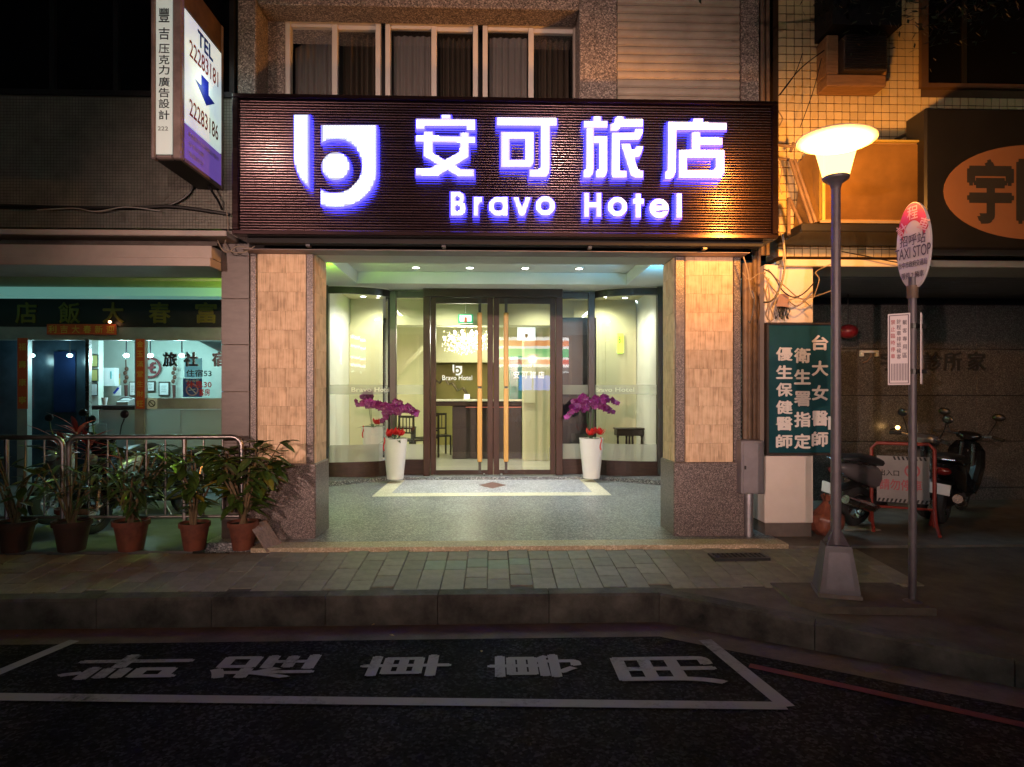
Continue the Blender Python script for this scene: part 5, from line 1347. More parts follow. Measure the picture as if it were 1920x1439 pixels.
# thin wires left of the sign box: steel stay brackets
# ---------------- sheet-metal sign box
BX = 6.0
sb = thing('metal_sign_box', 'unlit old sheet metal sign box under the lamp glow with a black base', 'sign box', (PX(1640, BX), BX, PZ(440, BX)))
orng = M('aged_brown_panel', (.36, .22, .085), .38, var=.25, scale=3, rvar=.12, metal=.25)
bx0, bx1 = PX(1547, BX), PX(1738, BX); bz0, bz1 = PZ(415, BX, 1640), PZ(266, BX, 1640)
rpart('back_plate', orng, (bx0+.005, bx1-.005, BX+.02, RY-.06, bz0+.004, bz1-.004), parent=sb)
m = MB(); n = 62; hh = (bz1-bz0-.04)/n
for i in range(n):
    z = bz0+.02+i*hh
    m.face([(bx0+.01, BX+.02, z), (bx1-.01, BX+.02, z), (bx1-.01, BX+.002, z+hh*.5), (bx0+.01, BX+.002, z+hh*.5)]); m.face([(bx0+.01, BX+.002, z+hh*.5), (bx1-.01, BX+.002, z+hh*.5), (bx1-.01, BX+.02, z+hh), (bx0+.01, BX+.02, z+hh)])
m.build('ribs', orng, sb, kind='stuff', recalc=False)
yf = M('yellow_frame', (.42, .33, .09), .45, var=.15)
rpart('frame', yf, (bx0-.03, bx0, BX-.01, BX+.06, bz0, bz1+.02), (bx0+.001, bx1+.05, BX-.012, BX+.04, bz1, bz1+.02), (bx1+.052, bx1+.085, BX-.012, BX+.04, bz0, bz1+.02), parent=sb, b=.004)
rpart('dark_edge', darkroom, (bx1, bx1+.05, BX+.0, BX+.5, bz0, bz1-.001), parent=sb)
m = MB(); sx_ = PX(1484, RY)        # slanting left cheek
m.face([(bx0-.032, BX+.0, bz0), (bx0-.032, BX+.0, bz1), (PX(1500, RY), RY-.05, PZ(292, RY)), (sx_, RY-.05, PZ(425, RY))]); m.build('cheek_panel', orng, sb, recalc=False)
rpart('base_tray', M('black_tray', (.012, .011, .01), .4), (PX(1500, BX), bx1+.09, BX-.03, RY-.05, PZ(437, BX, 1640), PZ(421, BX, 1640)), parent=sb, b=.01)
rpart('base_strip', M('tray_trim', (.35, .27, .18), .4, metal=.4), (PX(1535, BX), bx1+.08, BX-.034, BX-.02, PZ(421, BX, 1640)+.002, PZ(416, BX, 1640)), parent=sb)
m = MB()
for a, b_ in (((1482, 300), (1522, 420)), ((1490, 300), (1530, 418)), ((1480, 372), (1506, 430)), ((1479, 372), (1479, 440))):
    m.tube([P(*a, 6.2), P(*b_, 6.02)], .018, 8)
m.build('stay_rod', rust, sb, smooth=True)
m = MB()
for a, b_ in (((1457, 298), (1480, 300)), ((1457, 272), (1490, 276)), ((1482, 285), (1488, 268))): m.tube([P(*a, 6.3), P(*b_, 6.3)], .016, 8)
m.build('wall_bracket', rust, sb, smooth=True)
# ---------------- big black sign with an oval
OY = 5.9
os_ = thing('oval_signboard', 'big unlit black signboard with an orange oval and black characters at the right edge', 'signboard', (PX(1900, OY), OY, 3.2))
rpart('board', M('black_board', (.010, .010, .012), .35), (PX(1735, OY), PX(2150, OY), OY, OY+.3, PZ(468, OY, 1850), PZ(203, OY, 1850)), parent=os_, b=.02)
m = MB(); oc = P(1935, 361, OY-.004); a_ = (PX(2100, OY)-PX(1770, OY))/2; b2 = (PZ(270, OY)-PZ(452, OY))/2
m.prism([[(oc.x + a_*math.cos(2*PI*i/48), oc.z + b2*math.sin(2*PI*i/48)) for i in range(48)]], lambda u, v, d: (u, OY-.002-d, v), 0, .004); m.build('oval_panel', M('oval_acrylic', (.20, .10, .06), .45, var=.05), os_)
text('lettering', '宇', (PX(1856, OY), OY-.008, PZ(360, OY, 1856)), .43, .58, ink, os_, bold=.045)
text('lettering', '田', (PX(1948, OY), OY-.008, PZ(360, OY, 1940)), .43, .58, ink, os_, bold=.045)
m = MB(); m.tube([P(1735, 230, OY+.1), P(1705, 250, 6.3), P(1680, 262, RY-.01)], .02, 8).tube([P(1735, 215, OY+.1), P(1705, 235, RY-.01)], .012, 8); m.build('bracket', metal_dk, os_)
# round white lamp-like cap behind the street lamp
# ---------------- air conditioner
AY = 6.35
ac = thing('air_conditioner', 'old window air conditioner in a wooden frame high on the tiled wall', 'air conditioner', P(1610, 160, AY))
wfr = M('weathered_wood', (.30, .17, .08), .7, var=.3, stretch=(1, 8, 8))
ax0, ax1, az0, az1 = PX(1553, AY), PX(1668, AY), PZ(160, AY, 1610), PZ(72, AY, 1610)
rpart('case', M('ac_case', (.06, .045, .035), .5, var=.3), (ax0+.14, ax1-.06, AY-.05, RY-.01, az0+.13, az1), parent=ac, b=.01)
rpart('frame', wfr, (ax0, ax1-.02, AY+.02, RY-.01, az0, az0+.125), (ax0, ax0+.13, AY+.03, RY-.01, az0+.127, az1+.05), (ax1-.055, ax1-.02, AY+.0, RY-.01, az0+.127, az1+.05), parent=ac, b=.01)
for i in range(14): rpart('grille_slat', metal_dk, (ax0+.15, ax1-.07, AY-.062, AY-.051, az0+.15+i*.026, az0+.162+i*.026), parent=ac)
rpart('awning_panel', darkroom, (ax0-.02, ax1+.05, AY-.12, RY-.01, az1+.07, az1+.6), parent=ac)
# ================================================================ STREET LAMP
def street_lamp(base, label, power, col, glow, group='street lamps', cut=(-.80, -.30, .05), aimed=None):
    x, y, z = base
    t = thing('street_lamp', label, 'street lamp', base, group)
    pedm = M('pedestal_paint', (.085, .08, .095), .55, var=.2, scale=5) if 'pedestal_paint' not in bpy.data.materials else bpy.data.materials['pedestal_paint']
    A = Matrix.Translation((x, y, 0)) @ Matrix.Rotation(-.30, 4, 'Z')
    m = MB(); w0, w1, h = .145, .092, .36
    q = [(-w0, -w0), (w0, -w0), (w0, w0), (-w0, w0)]; p0 = [A @ Vector((a, b, z+.03)) for a, b in q]; p1 = [A @ Vector((a*w1/w0, b*w1/w0, z+.03+h)) for a, b in q]
    m.face(p0[::-1]); m.face(p1)
    for i in range(4): m.face([p0[i], p0[(i+1) % 4], p1[(i+1) % 4], p1[i]])
    ped = m.build('pedestal', pedm, t)
    fp = []
    for (a, b, k) in ((-.72, .10, 0), (.72, .10, 0), (.72, .88, 0), (-.72, .88, 0)):
        ww = w0 + (w1-w0)*b; fp.append(A @ Vector((a*ww, -ww-.004, z+.03+h*b)))
    MB().face(fp).build('access_cover', lamp_paint, ped)
    MB().box(-w0*1.06, w0*1.06, -w0*1.06, w0*1.06, z, z+.03, M=A).build('base_plate', concrete_dk, t)
    MB().tube([(x, y, z+.3), (x, y, z+1.4), (x, y, z+3.22)], [.040, .037, .034], 18).build('post', lamp_paint, t, smooth=True)
    for i in range(4):
        a = -.30 + PI/4 + i*PI/2; d = Vector((math.cos(a), math.sin(a), 0)); n_ = Vector((-d.y, d.x, 0))*.004; c0 = Vector((x, y, z+.39))
        m = MB(); p = [c0+d*.038, c0+d*.115, c0+d*.038+Vector((0, 0, .12))]
        m.face([v-n_ for v in p]); m.face([v+n_ for v in p][::-1])
        for k in range(3): m.face([p[k]-n_, p[(k+1) % 3]-n_, p[(k+1) % 3]+n_, p[k]+n_])
        m.build('gusset', lamp_paint, t)
    zl_ = z + 3.22
    MB().lathe([(.034, -.02), (.045, .02), (.095, .055), (.10, .075), (.07, .075)], (x, y, zl_), 20, cap=True).build('collar', lamp_paint, t, smooth=True)
    zg = zl_ + .07
    sh = M('lamp_diffuser', (1, .8, .5), .4) if 'lamp_diffuser' not in bpy.data.materials else bpy.data.materials['lamp_diffuser']
    if not sh.get('done'):
        sh['done'] = 1; tt = sh.node_tree; L = tt.links.new
        o_ = [n for n in tt.nodes if n.type == 'OUTPUT_MATERIAL'][0]
        tr = nd(tt, 'ShaderNodeBsdfTransparent'); tr.inputs[0].default_value = (.95, .95, .95, 1)
        em = nd(tt, 'ShaderNodeEmission'); em.inputs[0].default_value = (1, .58, .16, 1); em.inputs[1].default_value = glow
        ad = nd(tt, 'ShaderNodeAddShader'); L(tr.outputs[0], ad.inputs[0]); L(em.outputs[0], ad.inputs[1]); L(ad.outputs[0], o_.inputs[0])
    MB().lathe([(.094, 0), (.125, .13), (.155, .245)], (x, y, zg), 28).build('diffuser', sh, t, smooth=True, recalc=False)
    bw = M('lamp_shade_white', (.75, .72, .66), .5, var=.03) if 'lamp_shade_white' not in bpy.data.materials else bpy.data.materials['lamp_shade_white']
    Am = Matrix.Translation((x, y, zg+.25)) @ Matrix.Rotation(math.radians(3), 4, 'Y')
    MB().lathe([(.0, .005), (.155, .005), (.23, .022), (.288, .042), (.295, .05), (.22, .085), (.0, .115)], (0, 0, 0), 36, M=Am).build('shade', bw, t, smooth=True)
    if aimed is None: l = lamp('lamp', (x, y, zg+.075), power, col, 'POINT', .07, t)
    else:
        d_ = Vector(aimed) - Vector((x, y, zg+.075))
        l = lamp('lamp', (x, y, zg+.075), power, col, 'SPOT', .07, t, rot=d_.to_track_quat('-Z', 'Y').to_euler(), spot=35, blend=1.)  # far lamp beam narrowed onto the hotel so both sides fall dark
    ld = l.data; ld.use_nodes = True; tt = ld.node_tree; L = tt.links.new
    emn = [n for n in tt.nodes if n.type == 'EMISSION'][0]
    ge = nd(tt, 'ShaderNodeNewGeometry'); sx_ = nd(tt, 'ShaderNodeSeparateXYZ'); L(ge.outputs['Incoming'], sx_.inputs[0])
    # luminaire distribution shaped by hand: downward beam dimmed to keep the ground dark
    mr = nd(tt, 'ShaderNodeMapRange'); mr.interpolation_type = 'SMOOTHSTEP'
    mr.inputs[1].default_value = cut[0]; mr.inputs[2].default_value = cut[1]; mr.inputs[3].default_value = cut[2]; mr.inputs[4].default_value = 1.
    L(sx_.outputs[2], mr.inputs[0]); L(mr.outputs[0], emn.inputs[1])
    return t
LB = PG(1585, 1128, -.10); LB.y += .13; LB.z = swz(LB.y) + .03
street_lamp(LB, 'grey street lamp with a glowing orange head and round shade beside the signboard', 440, (1, .37, .055), 2.4)
# low concrete slab round its foot
slab = thing('lamp_slab', 'low concrete slab round the foot of the orange street lamp', 'slab', LB)
m = MB(); pts = [(-.42, -.12), (-.28, -.30), (.55, -.36), (.62, .25), (-.40, .28)]
m.prism([pts], lambda u, v, d: (LB.x+u, LB.y+v, LB.z-.001-d), 0, .07); m.build('slab_body', bulb_m, slab)

# ================================================================ TAXI STOP SIGN
TB = PG(1711, 1148, -.16); TB.z = swz(TB.y)
ts_ = thing('taxi_stop_sign', 'tall taxi stop pole with a red and white oval plate and small notice boards', 'taxi stop sign', TB)
tz = lambda py: EYE + (HOR-py)/F*(TB.x*math.sin(YAW)+TB.y*math.cos(YAW))
MB().tube([(TB.x, TB.y, TB.z), (TB.x, TB.y, tz(520))], .028, 14).build('pole', lamp_paint, ts_, smooth=True)
MB().lathe([(.12, 0), (.11, .02), (.05, .05), (.032, .06)], TB, 16, cap=True).build('foot', lamp_paint, ts_, smooth=True)
MB().tube([(TB.x, TB.y, tz(560)), (TB.x, TB.y, tz(536))], .038, 14).build('collar', rust, ts_, smooth=True)
al = math.radians(74); U = Vector((math.cos(al), -math.sin(al), 0)); N = Vector((-math.sin(al), -math.cos(al), 0))
oc = Vector((TB.x, TB.y, tz(461))) + Vector((.012, 0, 0)); ha, hb = .137, (tz(380)-tz(542))/2
def ell(a, b, n=48, r0=0, r1=2*PI): return [(a*math.cos(r0+(r1-r0)*i/n), b*math.sin(r0+(r1-r0)*i/n)) for i in range(n+1)]
def onp(u, v, d): return tuple(oc + U*u + Vector((0, 0, v)) - N*d)
pl = M('plate_white', (.66, .60, .62), .4, var=.04); plr = M('plate_red', (.55, .035, .06), .4, var=.05)
MB().prism([ell(ha, hb)[:-1]], onp, -.012, .012).build('plate', pl, ts_)
# red crown with a rounded white field below
r0 = math.radians(22); top = ell(ha*.985, hb*.985, 30, r0, PI-r0)
arch = [(-.72*ha, .12*hb)] + [(-.60*ha*math.cos(t), (.16+.42*math.sin(t))*hb) for t in [PI*i/16 for i in range(17)]]
MB().prism([top + arch[1:]], lambda u, v, d: onp(u, v, d), -.0145, -.0125).build('red_crown', plr, ts_)
tx = lambda u, v: Vector(onp(u*ha, v*hb, -.016))
KW = dict(u=U, v=(0, 0, 1), n=N)
for chx, u_, v_, r_ in (('計', -.62, .42, .5), ('程', 0, .76, 0), ('車', .64, .42, -.5)):
    uu = U*math.cos(r_) + Vector((0, 0, 1))*math.sin(r_); vv = Vector((0, 0, 1))*math.cos(r_) - U*math.sin(r_)
    text('lettering', chx, tx(u_, v_), .085, .10, M('crown_ink', (.75, .45, .5), .5) if chx == '計' else bpy.data.materials['crown_ink'], ts_, u=uu, v=vv, n=N, bold=.012)
gi = M('plate_ink', (.10, .075, .11), .5)
text('lettering', '招呼站', tx(0, .14), .21, .085, gi, ts_, bold=.008, **KW)
text('lettering', 'TAXI STOP', tx(0, -.15), .29, .085, gi, ts_, bold=.005, **KW)
text('lettering', '台中市政府交通局', tx(0, -.42), .23, .05, gi, ts_, bold=.004, **KW)
text('lettering', '限停 2 輛車', tx(0, -.68), .18, .05, gi, ts_, bold=.004, **KW)
# small notice boards
c0 = Vector((TB.x, TB.y, (tz(588)+tz(722))/2)); hN = (tz(588)-tz(722))/2
U2 = Vector((math.cos(.65), -math.sin(.65), 0)); N2 = Vector((-math.sin(.65), -math.cos(.65), 0))
cb = c0 - U2*.085 + N2*.045
MB().prism([[(-.072, -hN), (.072, -hN), (.072, hN), (-.072, hN)]], lambda u, v, d: tuple(cb+U2*u+Vector((0, 0, v))-N2*d), -.006, .006).build('notice_board', pl, ts_)
MB().prism([[(-.064, -hN*.96), (.064, -hN*.96), (.064, hN*.96), (-.064, hN*.96)], [(-.058, -hN*.94), (.058, -hN*.94), (.058, hN*.94), (-.058, hN*.94)]], lambda u, v, d: tuple(cb+U2*u+Vector((0, 0, v))-N2*d), -.0085, -.0065).build('border_line', gi, ts_)
for s_, u_, mt in (('禁止臨時停車', -.038, M('notice_red', (.45, .06, .08), .5)), ('計程車排班候客', 0, gi), ('載客專用區', .038, gi)):
    n = len(s_)
    for i, chx in enumerate(s_):
        text('lettering', chx, cb+U2*u_+Vector((0, 0, hN*.86-(i+.5)*hN*1.15/n))+N2*.0085, .028, .036, mt, ts_, u=U2, v=(0, 0, 1), n=N2, bold=.006)
m = MB()
for i in range(11):
    x = -.05+i*.010; a_ = cb+U2*x+N2*.0085
    m.face([a_+Vector((0, 0, -hN*.88)), a_+U2*.004+Vector((0, 0, -hN*.88)), a_+U2*.004+Vector((0, 0, -hN*.40)), a_+Vector((0, 0, -hN*.40))])
m.build('fine_print', gi, ts_, recalc=False)
U3 = Vector((math.cos(-.9), -math.sin(-.9), 0)); N3 = Vector((-math.sin(-.9), -math.cos(-.9), 0)); cb3 = c0 + Vector((.085, .02, 0))
MB().prism([[(-.09, -hN*.98), (.09, -hN*.98), (.09, hN), (-.09, hN)]], lambda u, v, d: tuple(cb3+U3*u+Vector((0, 0, v))-N3*d), -.004, .004).build('notice_board', pl, ts_)
for py in (612, 697):
    z = tz(py); m = MB(); m.lathe([(.034, -.02), (.034, .02)], (TB.x, TB.y, z), 12, cap=True).box(TB.x+.02, TB.x+.10, TB.y-.012, TB.y+.012, z-.016, z+.016); m.build('clamp', black, ts_)

# ================================================================ SCOOTERS
def scooter(label, body, x, y, z, rot, lean=.12):
    """built along +x (front wheel at +x), 1.75 m long"""
    t = thing('scooter', label, 'scooter', (0, 0, 0), 'parked motor scooters')
    bm_ = body; tan_ = bpy.data.materials
    def wheel(xc, name):
        A = Matrix.Translation((xc, 0, .235)) @ Matrix.Rotation(PI/2, 4, 'X')
        wobj = MB().lathe([(.15, -.055), (.20, -.055), (.232, -.03), (.236, 0), (.232, .03), (.20, .055), (.15, .055), (.15, -.055)], (0, 0, 0), 28, M=A).build(name, rubber, t, smooth=True, local=True)
        MB().lathe([(.148, -.04), (.135, -.045), (.135, .045), (.148, .04)], (0, 0, 0), 24, M=A).lathe([(.04, -.05), (.04, .05)], (0, 0, 0), 12, cap=True, M=A).build('rim', steel, wobj, smooth=True, local=True)
        m = MB()
        for i in range(5):
            a = 2*PI*i/5; m.tube([(xc+.03*math.cos(a), 0, .235+.03*math.sin(a)), (xc+.138*math.cos(a+.2), 0, .235+.138*math.sin(a+.2))], .016, 6)
        m.build('spokes', steel, wobj, local=True)
    wheel(-.60, 'rear_wheel'); wheel(.62, 'front_wheel')
    def shell(name, secs, mat, n=14, pw=.7):
        """secs: (x, zc, half width, half height)"""
        m = MB(); base = 0
        for (sx_, zc_, hw, hh2) in secs:
            for k in range(n):
                a = 2*PI*k/n; c_, s_ = math.cos(a), math.sin(a)
                m.v.append((sx_, hw*math.copysign(abs(c_)**pw, c_), zc_+hh2*math.copysign(abs(s_)**pw, s_)))
        for i in range(len(secs)-1):
            for k in range(n):
                a = i*n+k; b_ = i*n+(k+1) % n; m.f.append((a, b_, b_+n, a+n)); m.m.append(0)
        m.f.append(tuple(range(n))); m.m.append(0); e = (len(secs)-1)*n; m.f.append(tuple(e+k for k in range(n))); m.m.append(0)
        return m.build(name, mat, t, smooth=True, local=True)
    shell('body', [(-.98, .72, .03, .02), (-.92, .70, .09, .05), (-.75, .66, .135, .10), (-.5, .60, .155, .14), (-.25, .52, .15, .15), (-.12, .42, .13, .10), (-.05, .34, .12, .05)], bm_)
    shell('floorboard', [(-.10, .30, .13, .05), (.1, .29, .15, .04), (.34, .30, .15, .045), (.42, .34, .13, .05)], black)
    m = MB(); sc_ = [(.30, .30, .18), (.40, .42, .20), (.47, .62, .21), (.46, .82, .19), (.42, .92, .12)]
    n = 8; rows = []
    for (sx_, sz_, hw) in sc_:
        for d in (0, -.05):
            rows.append([(sx_+d+.10*(1-(2*k/n-1)**2), hw*(2*k/n-1), sz_) for k in range(n+1)])
    for i in range(0, len(rows)-2, 2):
        for k in range(n):
            m.face([rows[i][k], rows[i][k+1], rows[i+2][k+1], rows[i+2][k]]); m.face([rows[i+1][k+1], rows[i+1][k], rows[i+3][k], rows[i+3][k+1]])
        m.face([rows[i][0], rows[i+2][0], rows[i+3][0], rows[i+1][0]]); m.face([rows[i][n], rows[i+1][n], rows[i+3][n], rows[i+2][n]])
    m.build('front_shield', bm_, t, smooth=True, local=True)
    shell('seat', [(-.90, .80, .06, .02), (-.80, .80, .12, .045), (-.5, .78, .15, .055), (-.3, .73, .15, .05), (-.12, .72, .12, .05), (-.05, .70, .06, .03)], M('seat_vinyl', (.018, .018, .02), .4) if 'seat_vinyl' not in tan_ else tan_['seat_vinyl'])
    shell('handlebar_cover', [(.30, .98, .05, .03), (.36, 1.0, .13, .05), (.46, .99, .14, .06), (.54, .95, .08, .05)], bm_)
    hl = MB(); hl.ball((.56, 0, .80), .085, 0, (.6, 1.1, .8)); hl.build('headlight', M('headlamp_glass', (.5, .5, .5), .08, metal=.6) if 'headlamp_glass' not in tan_ else tan_['headlamp_glass'], t, smooth=True, local=True)
    shell('front_mudguard', [(.36, .44, .05, .02), (.5, .50, .075, .02), (.64, .51, .08, .02), (.78, .46, .07, .02), (.86, .38, .04, .02)], bm_)
    m = MB().tube([(.60, .07, .24), (.52, .07, .6), (.44, .06, .9)], .022, 8).tube([(.60, -.07, .24), (.52, -.07, .6), (.44, -.06, .9)], .022, 8); m.build('fork', steel, t, smooth=True, local=True)
    for s_ in (-1, 1):
        MB().tube([(.40, s_*.10, 1.0), (.33, s_*.25, 1.02), (.28, s_*.36, 1.0)], .014, 8).build('handlebar', steel, t, smooth=True, local=True)
        MB().tube([(.33, s_*.25, 1.02), (.28, s_*.37, 1.0)], .021, 8).build('grip', rubber, t, smooth=True, local=True)
        mo = MB().tube([(.36, s_*.20, 1.03), (.36, s_*.24, 1.14), (.34, s_*.27, 1.22)], .007, 6).ball((.34, s_*.28, 1.27), .06, 0, (.35, 1.15, .8)).build('mirror', black, t, smooth=True, local=True)
    tl_ = MB(); tl_.ball((-.95, 0, .66), .07, 0, (.5, 1.3, .7)); tl_.build('tail_light', M('tail_red', (.12, .01, .01), .2) if 'tail_red' not in tan_ else tan_['tail_red'], t, smooth=True, local=True)
    MB().box(-1.0, -.985, -.11, .11, .40, .52, M=Matrix.Translation((0, 0, .0))).build('number_plate', paper, t, local=True)
    shell('engine', [(-.78, .26, .05, .04), (-.62, .27, .10, .07), (-.4, .29, .11, .09), (-.2, .30, .09, .07)], metal_dk)
    m = MB().tube([(-.28, -.14, .27), (-.5, -.16, .24)], .02, 8).tube([(-.5, -.17, .25), (-.62, -.175, .28), (-.95, -.18, .38)], [.045, .06, .05], 12); m.build('exhaust', steel, t, smooth=True, local=True)
    shell('rear_mudguard', [(-.95, .40, .04, .015), (-.84, .46, .07, .02), (-.6, .50, .08, .02), (-.4, .46, .07, .02)], black)
    m = MB().tube([(-.6, .12, .26), (-.72, .14, .62)], .025, 8); m.build('shock_absorber', steel, t, smooth=True, local=True)
    MB().tube([(-.62, .14, .74), (-.8, .14, .78), (-.98, .1, .80), (-1.02, 0, .80), (-.98, -.1, .80), (-.8, -.14, .78), (-.62, -.14, .74)], .013, 8).build('grab_rail', steel, t, smooth=True, local=True)
    MB().tube([(-.12, .16, .26), (-.16, .26, .02)], .012, 6).build('side_stand', steel, t, local=True)
    t.location = (x, y, z); t.rotation_euler = (lean, 0, rot); ORIG[t.name] = Vector((x, y, z))
    return t
sp1 = M('scooter_black', (.012, .012, .014), .12, metal=.1, var=.1); sp2 = M('scooter_grey', (.16, .15, .16), .2, metal=.4, var=.1); sp3 = M('scooter_silver', (.30, .29, .30), .2, metal=.5, var=.1)
scooter('glossy black scooter facing the street behind the steel railing', sp1, PX(268, 7.3), 7.35, -.02, -2.0)
scooter('silver grey scooter partly hidden behind the black one at the inn front', sp3, PX(190, 7.9), 7.9, -.02, -1.9)
scooter('silver scooter seen from its tail beside the lamp post, headed for the dark shop front', sp2, PX(1676, 7.1), 7.15, -.02, .30)
scooter('dark scooter standing nearly unseen at the right edge of the clinic front', sp1, PX(1800, 7.3), 7.45, -.02, .75)

# ================================================================ STEEL RAILING on the left
def railing(xr_, xl_, y, label, curve_r=True):
    t = thing('steel_railing', label, 'railing', ((xr_+xl_)/2, y, -.02), 'steel crowd railings in front of the inn')
    zt2, zb2 = PZ(820, y, 300), PZ(969, y, 300); r_ = .025; k = .09
    pts = [(xl_, y, -.02), (xl_, y, zt2-k)] + [(xl_+k*(1-math.cos(a)), y, zt2-k+k*math.sin(a)) for a in (.4, .8, 1.2, PI/2)]
    pts += [(xr_-k+k*math.sin(a), y, zt2-k+k*math.cos(a)) for a in (0, .4, .8, 1.2, PI/2)] + [(xr_, y, -.02)]
    MB().tube(pts, r_, 12).build('frame', rail_steel, t, smooth=True)
    MB().tube([(xl_+r_, y, zb2), (xr_-r_, y, zb2)], .017, 10).build('bottom_rail', rail_steel, t, smooth=True)
    n = 9
    for i in range(1, n):
        x = xl_ + (xr_-xl_)*i/n; big = i == 6
        MB().tube([(x, y, zb2 if not big else -.02), (x, y, zt2-.02)], .022 if big else .0085, 10).build('bar', rail_steel, t, smooth=True)
    return t
railing(PX(453, 6.25), PX(130, 6.25), 6.25, 'steel tube railing in front of the inn, the one reaching the brown pillar')
railing(PX(118, 6.25), PX(-200, 6.25), 6.25, 'steel tube railing at the far left edge in front of the inn')

# ================================================================ POTTED PLANTS
def leaf_mesh(name, ln, wd, mat, curl=.25, n=4):
    m = MB(); pr = None
    for i in range(n+1):
        t = i/n; w_ = wd*math.sin(PI*min(.97, t*.92+.06))**.8*.5; x = ln*t; z = -curl*ln*t*t
        row = [(x, -w_, z-.0), (x, 0, z-.15*w_*2), (x, w_, z)]
        if pr: m.face([pr[0], pr[1], row[1], row[0]]); m.face([pr[1], pr[2], row[2], row[1]])
        pr = row
    o = m.build(name, mat, smooth=True, local=True, recalc=False); me = o.data; bpy.data.objects.remove(o); return me
def leafmat(name, c, c2, tr=.25):
    m, t, b = newmat(name); L = t.links.new
    oi = nd(t, 'ShaderNodeObjectInfo'); r = ramp(t, [(0, mulc(c, .7)), (.72, c), (.88, mulc(c, 1.3)), (1, c2)]); L(oi.outputs['Random'], r.inputs[0])
    tc = nd(t, 'ShaderNodeTexCoord'); n = nd(t, 'ShaderNodeTexNoise'); n.inputs['Scale'].default_value = 30; L(tc.outputs['Object'], n.inputs['Vector'])
    hs = nd(t, 'ShaderNodeHueSaturation'); mr = nd(t, 'ShaderNodeMapRange'); mr.inputs[3].default_value = .7; mr.inputs[4].default_value = 1.3; L(n.outputs[0], mr.inputs[0]); L(mr.outputs[0], hs.inputs['Value']); L(r.outputs[0], hs.inputs['Color'])
    L(hs.outputs[0], b.inputs['Base Color']); b.inputs['Roughness'].default_value = .4
    b.inputs['Transmission Weight'].default_value = 0
    return m
lmA = leafmat('broad_leaf', (.045, .085, .014), (.28, .20, .02)); lmB = leafmat('narrow_leaf', (.04, .075, .02), (.16, .12, .02)); lmR = leafmat('red_leaf', (.20, .02, .025), (.30, .05, .04))
LA = [leaf_mesh('leaf', .17, .075, lmA, .25), leaf_mesh('leaf', .20, .085, lmA, .4), leaf_mesh('leaf', .14, .068, lmA, .15)]
LBm = [leaf_mesh('leaf', .21, .042, lmB, .5), leaf_mesh('leaf', .17, .036, lmB, .3)]
LR = [leaf_mesh('leaf', .34, .055, lmR, .35), leaf_mesh('leaf', .27, .05, lmR, .6)]
def aim(d, roll=0.):
    return d.to_track_quat('X', 'Z').to_euler()
stemm = M('plant_stem', (.13, .09, .045), .8, var=.3)
def pot(x, y, z, r, h, t, mat):
    MB().lathe([(r*.70, 0), (r*.72, .01), (r*.96, h*.84), (r*1.06, h*.84), (r*1.08, h), (r*.97, h), (r*.93, h*.9)], (x, y, z), 26, cap=False).face(ring3(x, y, z+.002, r*.7)).build('pot', mat, t, smooth=True)
    MB().face(ring3(x, y, z+h*.9, r*.94)).build('soil', soil, t, recalc=False)
def ring3(x, y, z, r, n=20): return [(a, b_, z) for a, b_ in ring(x, y, r, n)]
def potted(label, px, py_bot, y, r, h, meshes, nb, nl, hgt, spread, lean=(0, 0), mat=None, group='plants in terracotta pots'):
    z = swz(y) if y < 6.02 else -.02; x = PX(px, y)
    t = thing('potted_plant', label, 'potted plant', (x, y, z), group)
    pot(x, y, z, r, h, t, mat or terracotta)
    c0 = Vector((x, y, z+h*.9))
    for b_ in range(nb):
        a = 2*PI*b_/nb + R.uniform(-.3, .3); rr = spread*R.uniform(.35, 1.0); hh2 = hgt*R.uniform(.62, 1.0)
        tip = c0 + Vector((rr*math.cos(a)+lean[0], rr*math.sin(a)*.75+lean[1], hh2))
        mid = c0 + (tip-c0)*.5 + Vector((R.uniform(-.03, .03), R.uniform(-.03, .03), hh2*.12))
        MB().tube([c0+Vector((R.uniform(-.03, .03), R.uniform(-.03, .03), 0)), mid, tip], [.013, .009, .004], 6).build('stem', stemm, t, smooth=True)
        for i in range(nl):
            tt = .2+.8*R.random(); p = (c0.lerp(mid, tt*2) if tt < .5 else mid.lerp(tip, tt*2-1)) if i % 3 else tip
            aa = a + R.uniform(-1.6, 1.6); d = Vector((math.cos(aa), math.sin(aa), R.uniform(-.35, .6)))
            k = R.uniform(.75, 1.2); inst('leaf', meshes[R.randrange(len(meshes))], p, t, aim(d), (k, k, k))
    return t
YP = 6.10
potted('leafy green plant with some yellow leaves in a terracotta pot beside the leaning board', 456, 1030, YP, .135, .27, LA, 16, 17, .84, .38, (.08, -.04))
potted('sparse green plant in a terracotta pot, second from the hotel pillar', 365, 1030, YP, .135, .265, LA, 9, 14, .72, .30, (-.02, 0))
potted('bushy narrow leaved plant in a terracotta pot, third from the hotel pillar', 246, 1032, YP, .155, .29, LBm, 14, 17, .74, .38)
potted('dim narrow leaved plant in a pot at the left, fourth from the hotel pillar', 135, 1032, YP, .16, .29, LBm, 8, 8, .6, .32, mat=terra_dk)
potted('dim leafy plant in a pot near the left edge of the view', 30, 1032, YP, .16, .29, LA, 8, 8, .75, .32, mat=terra_dk)
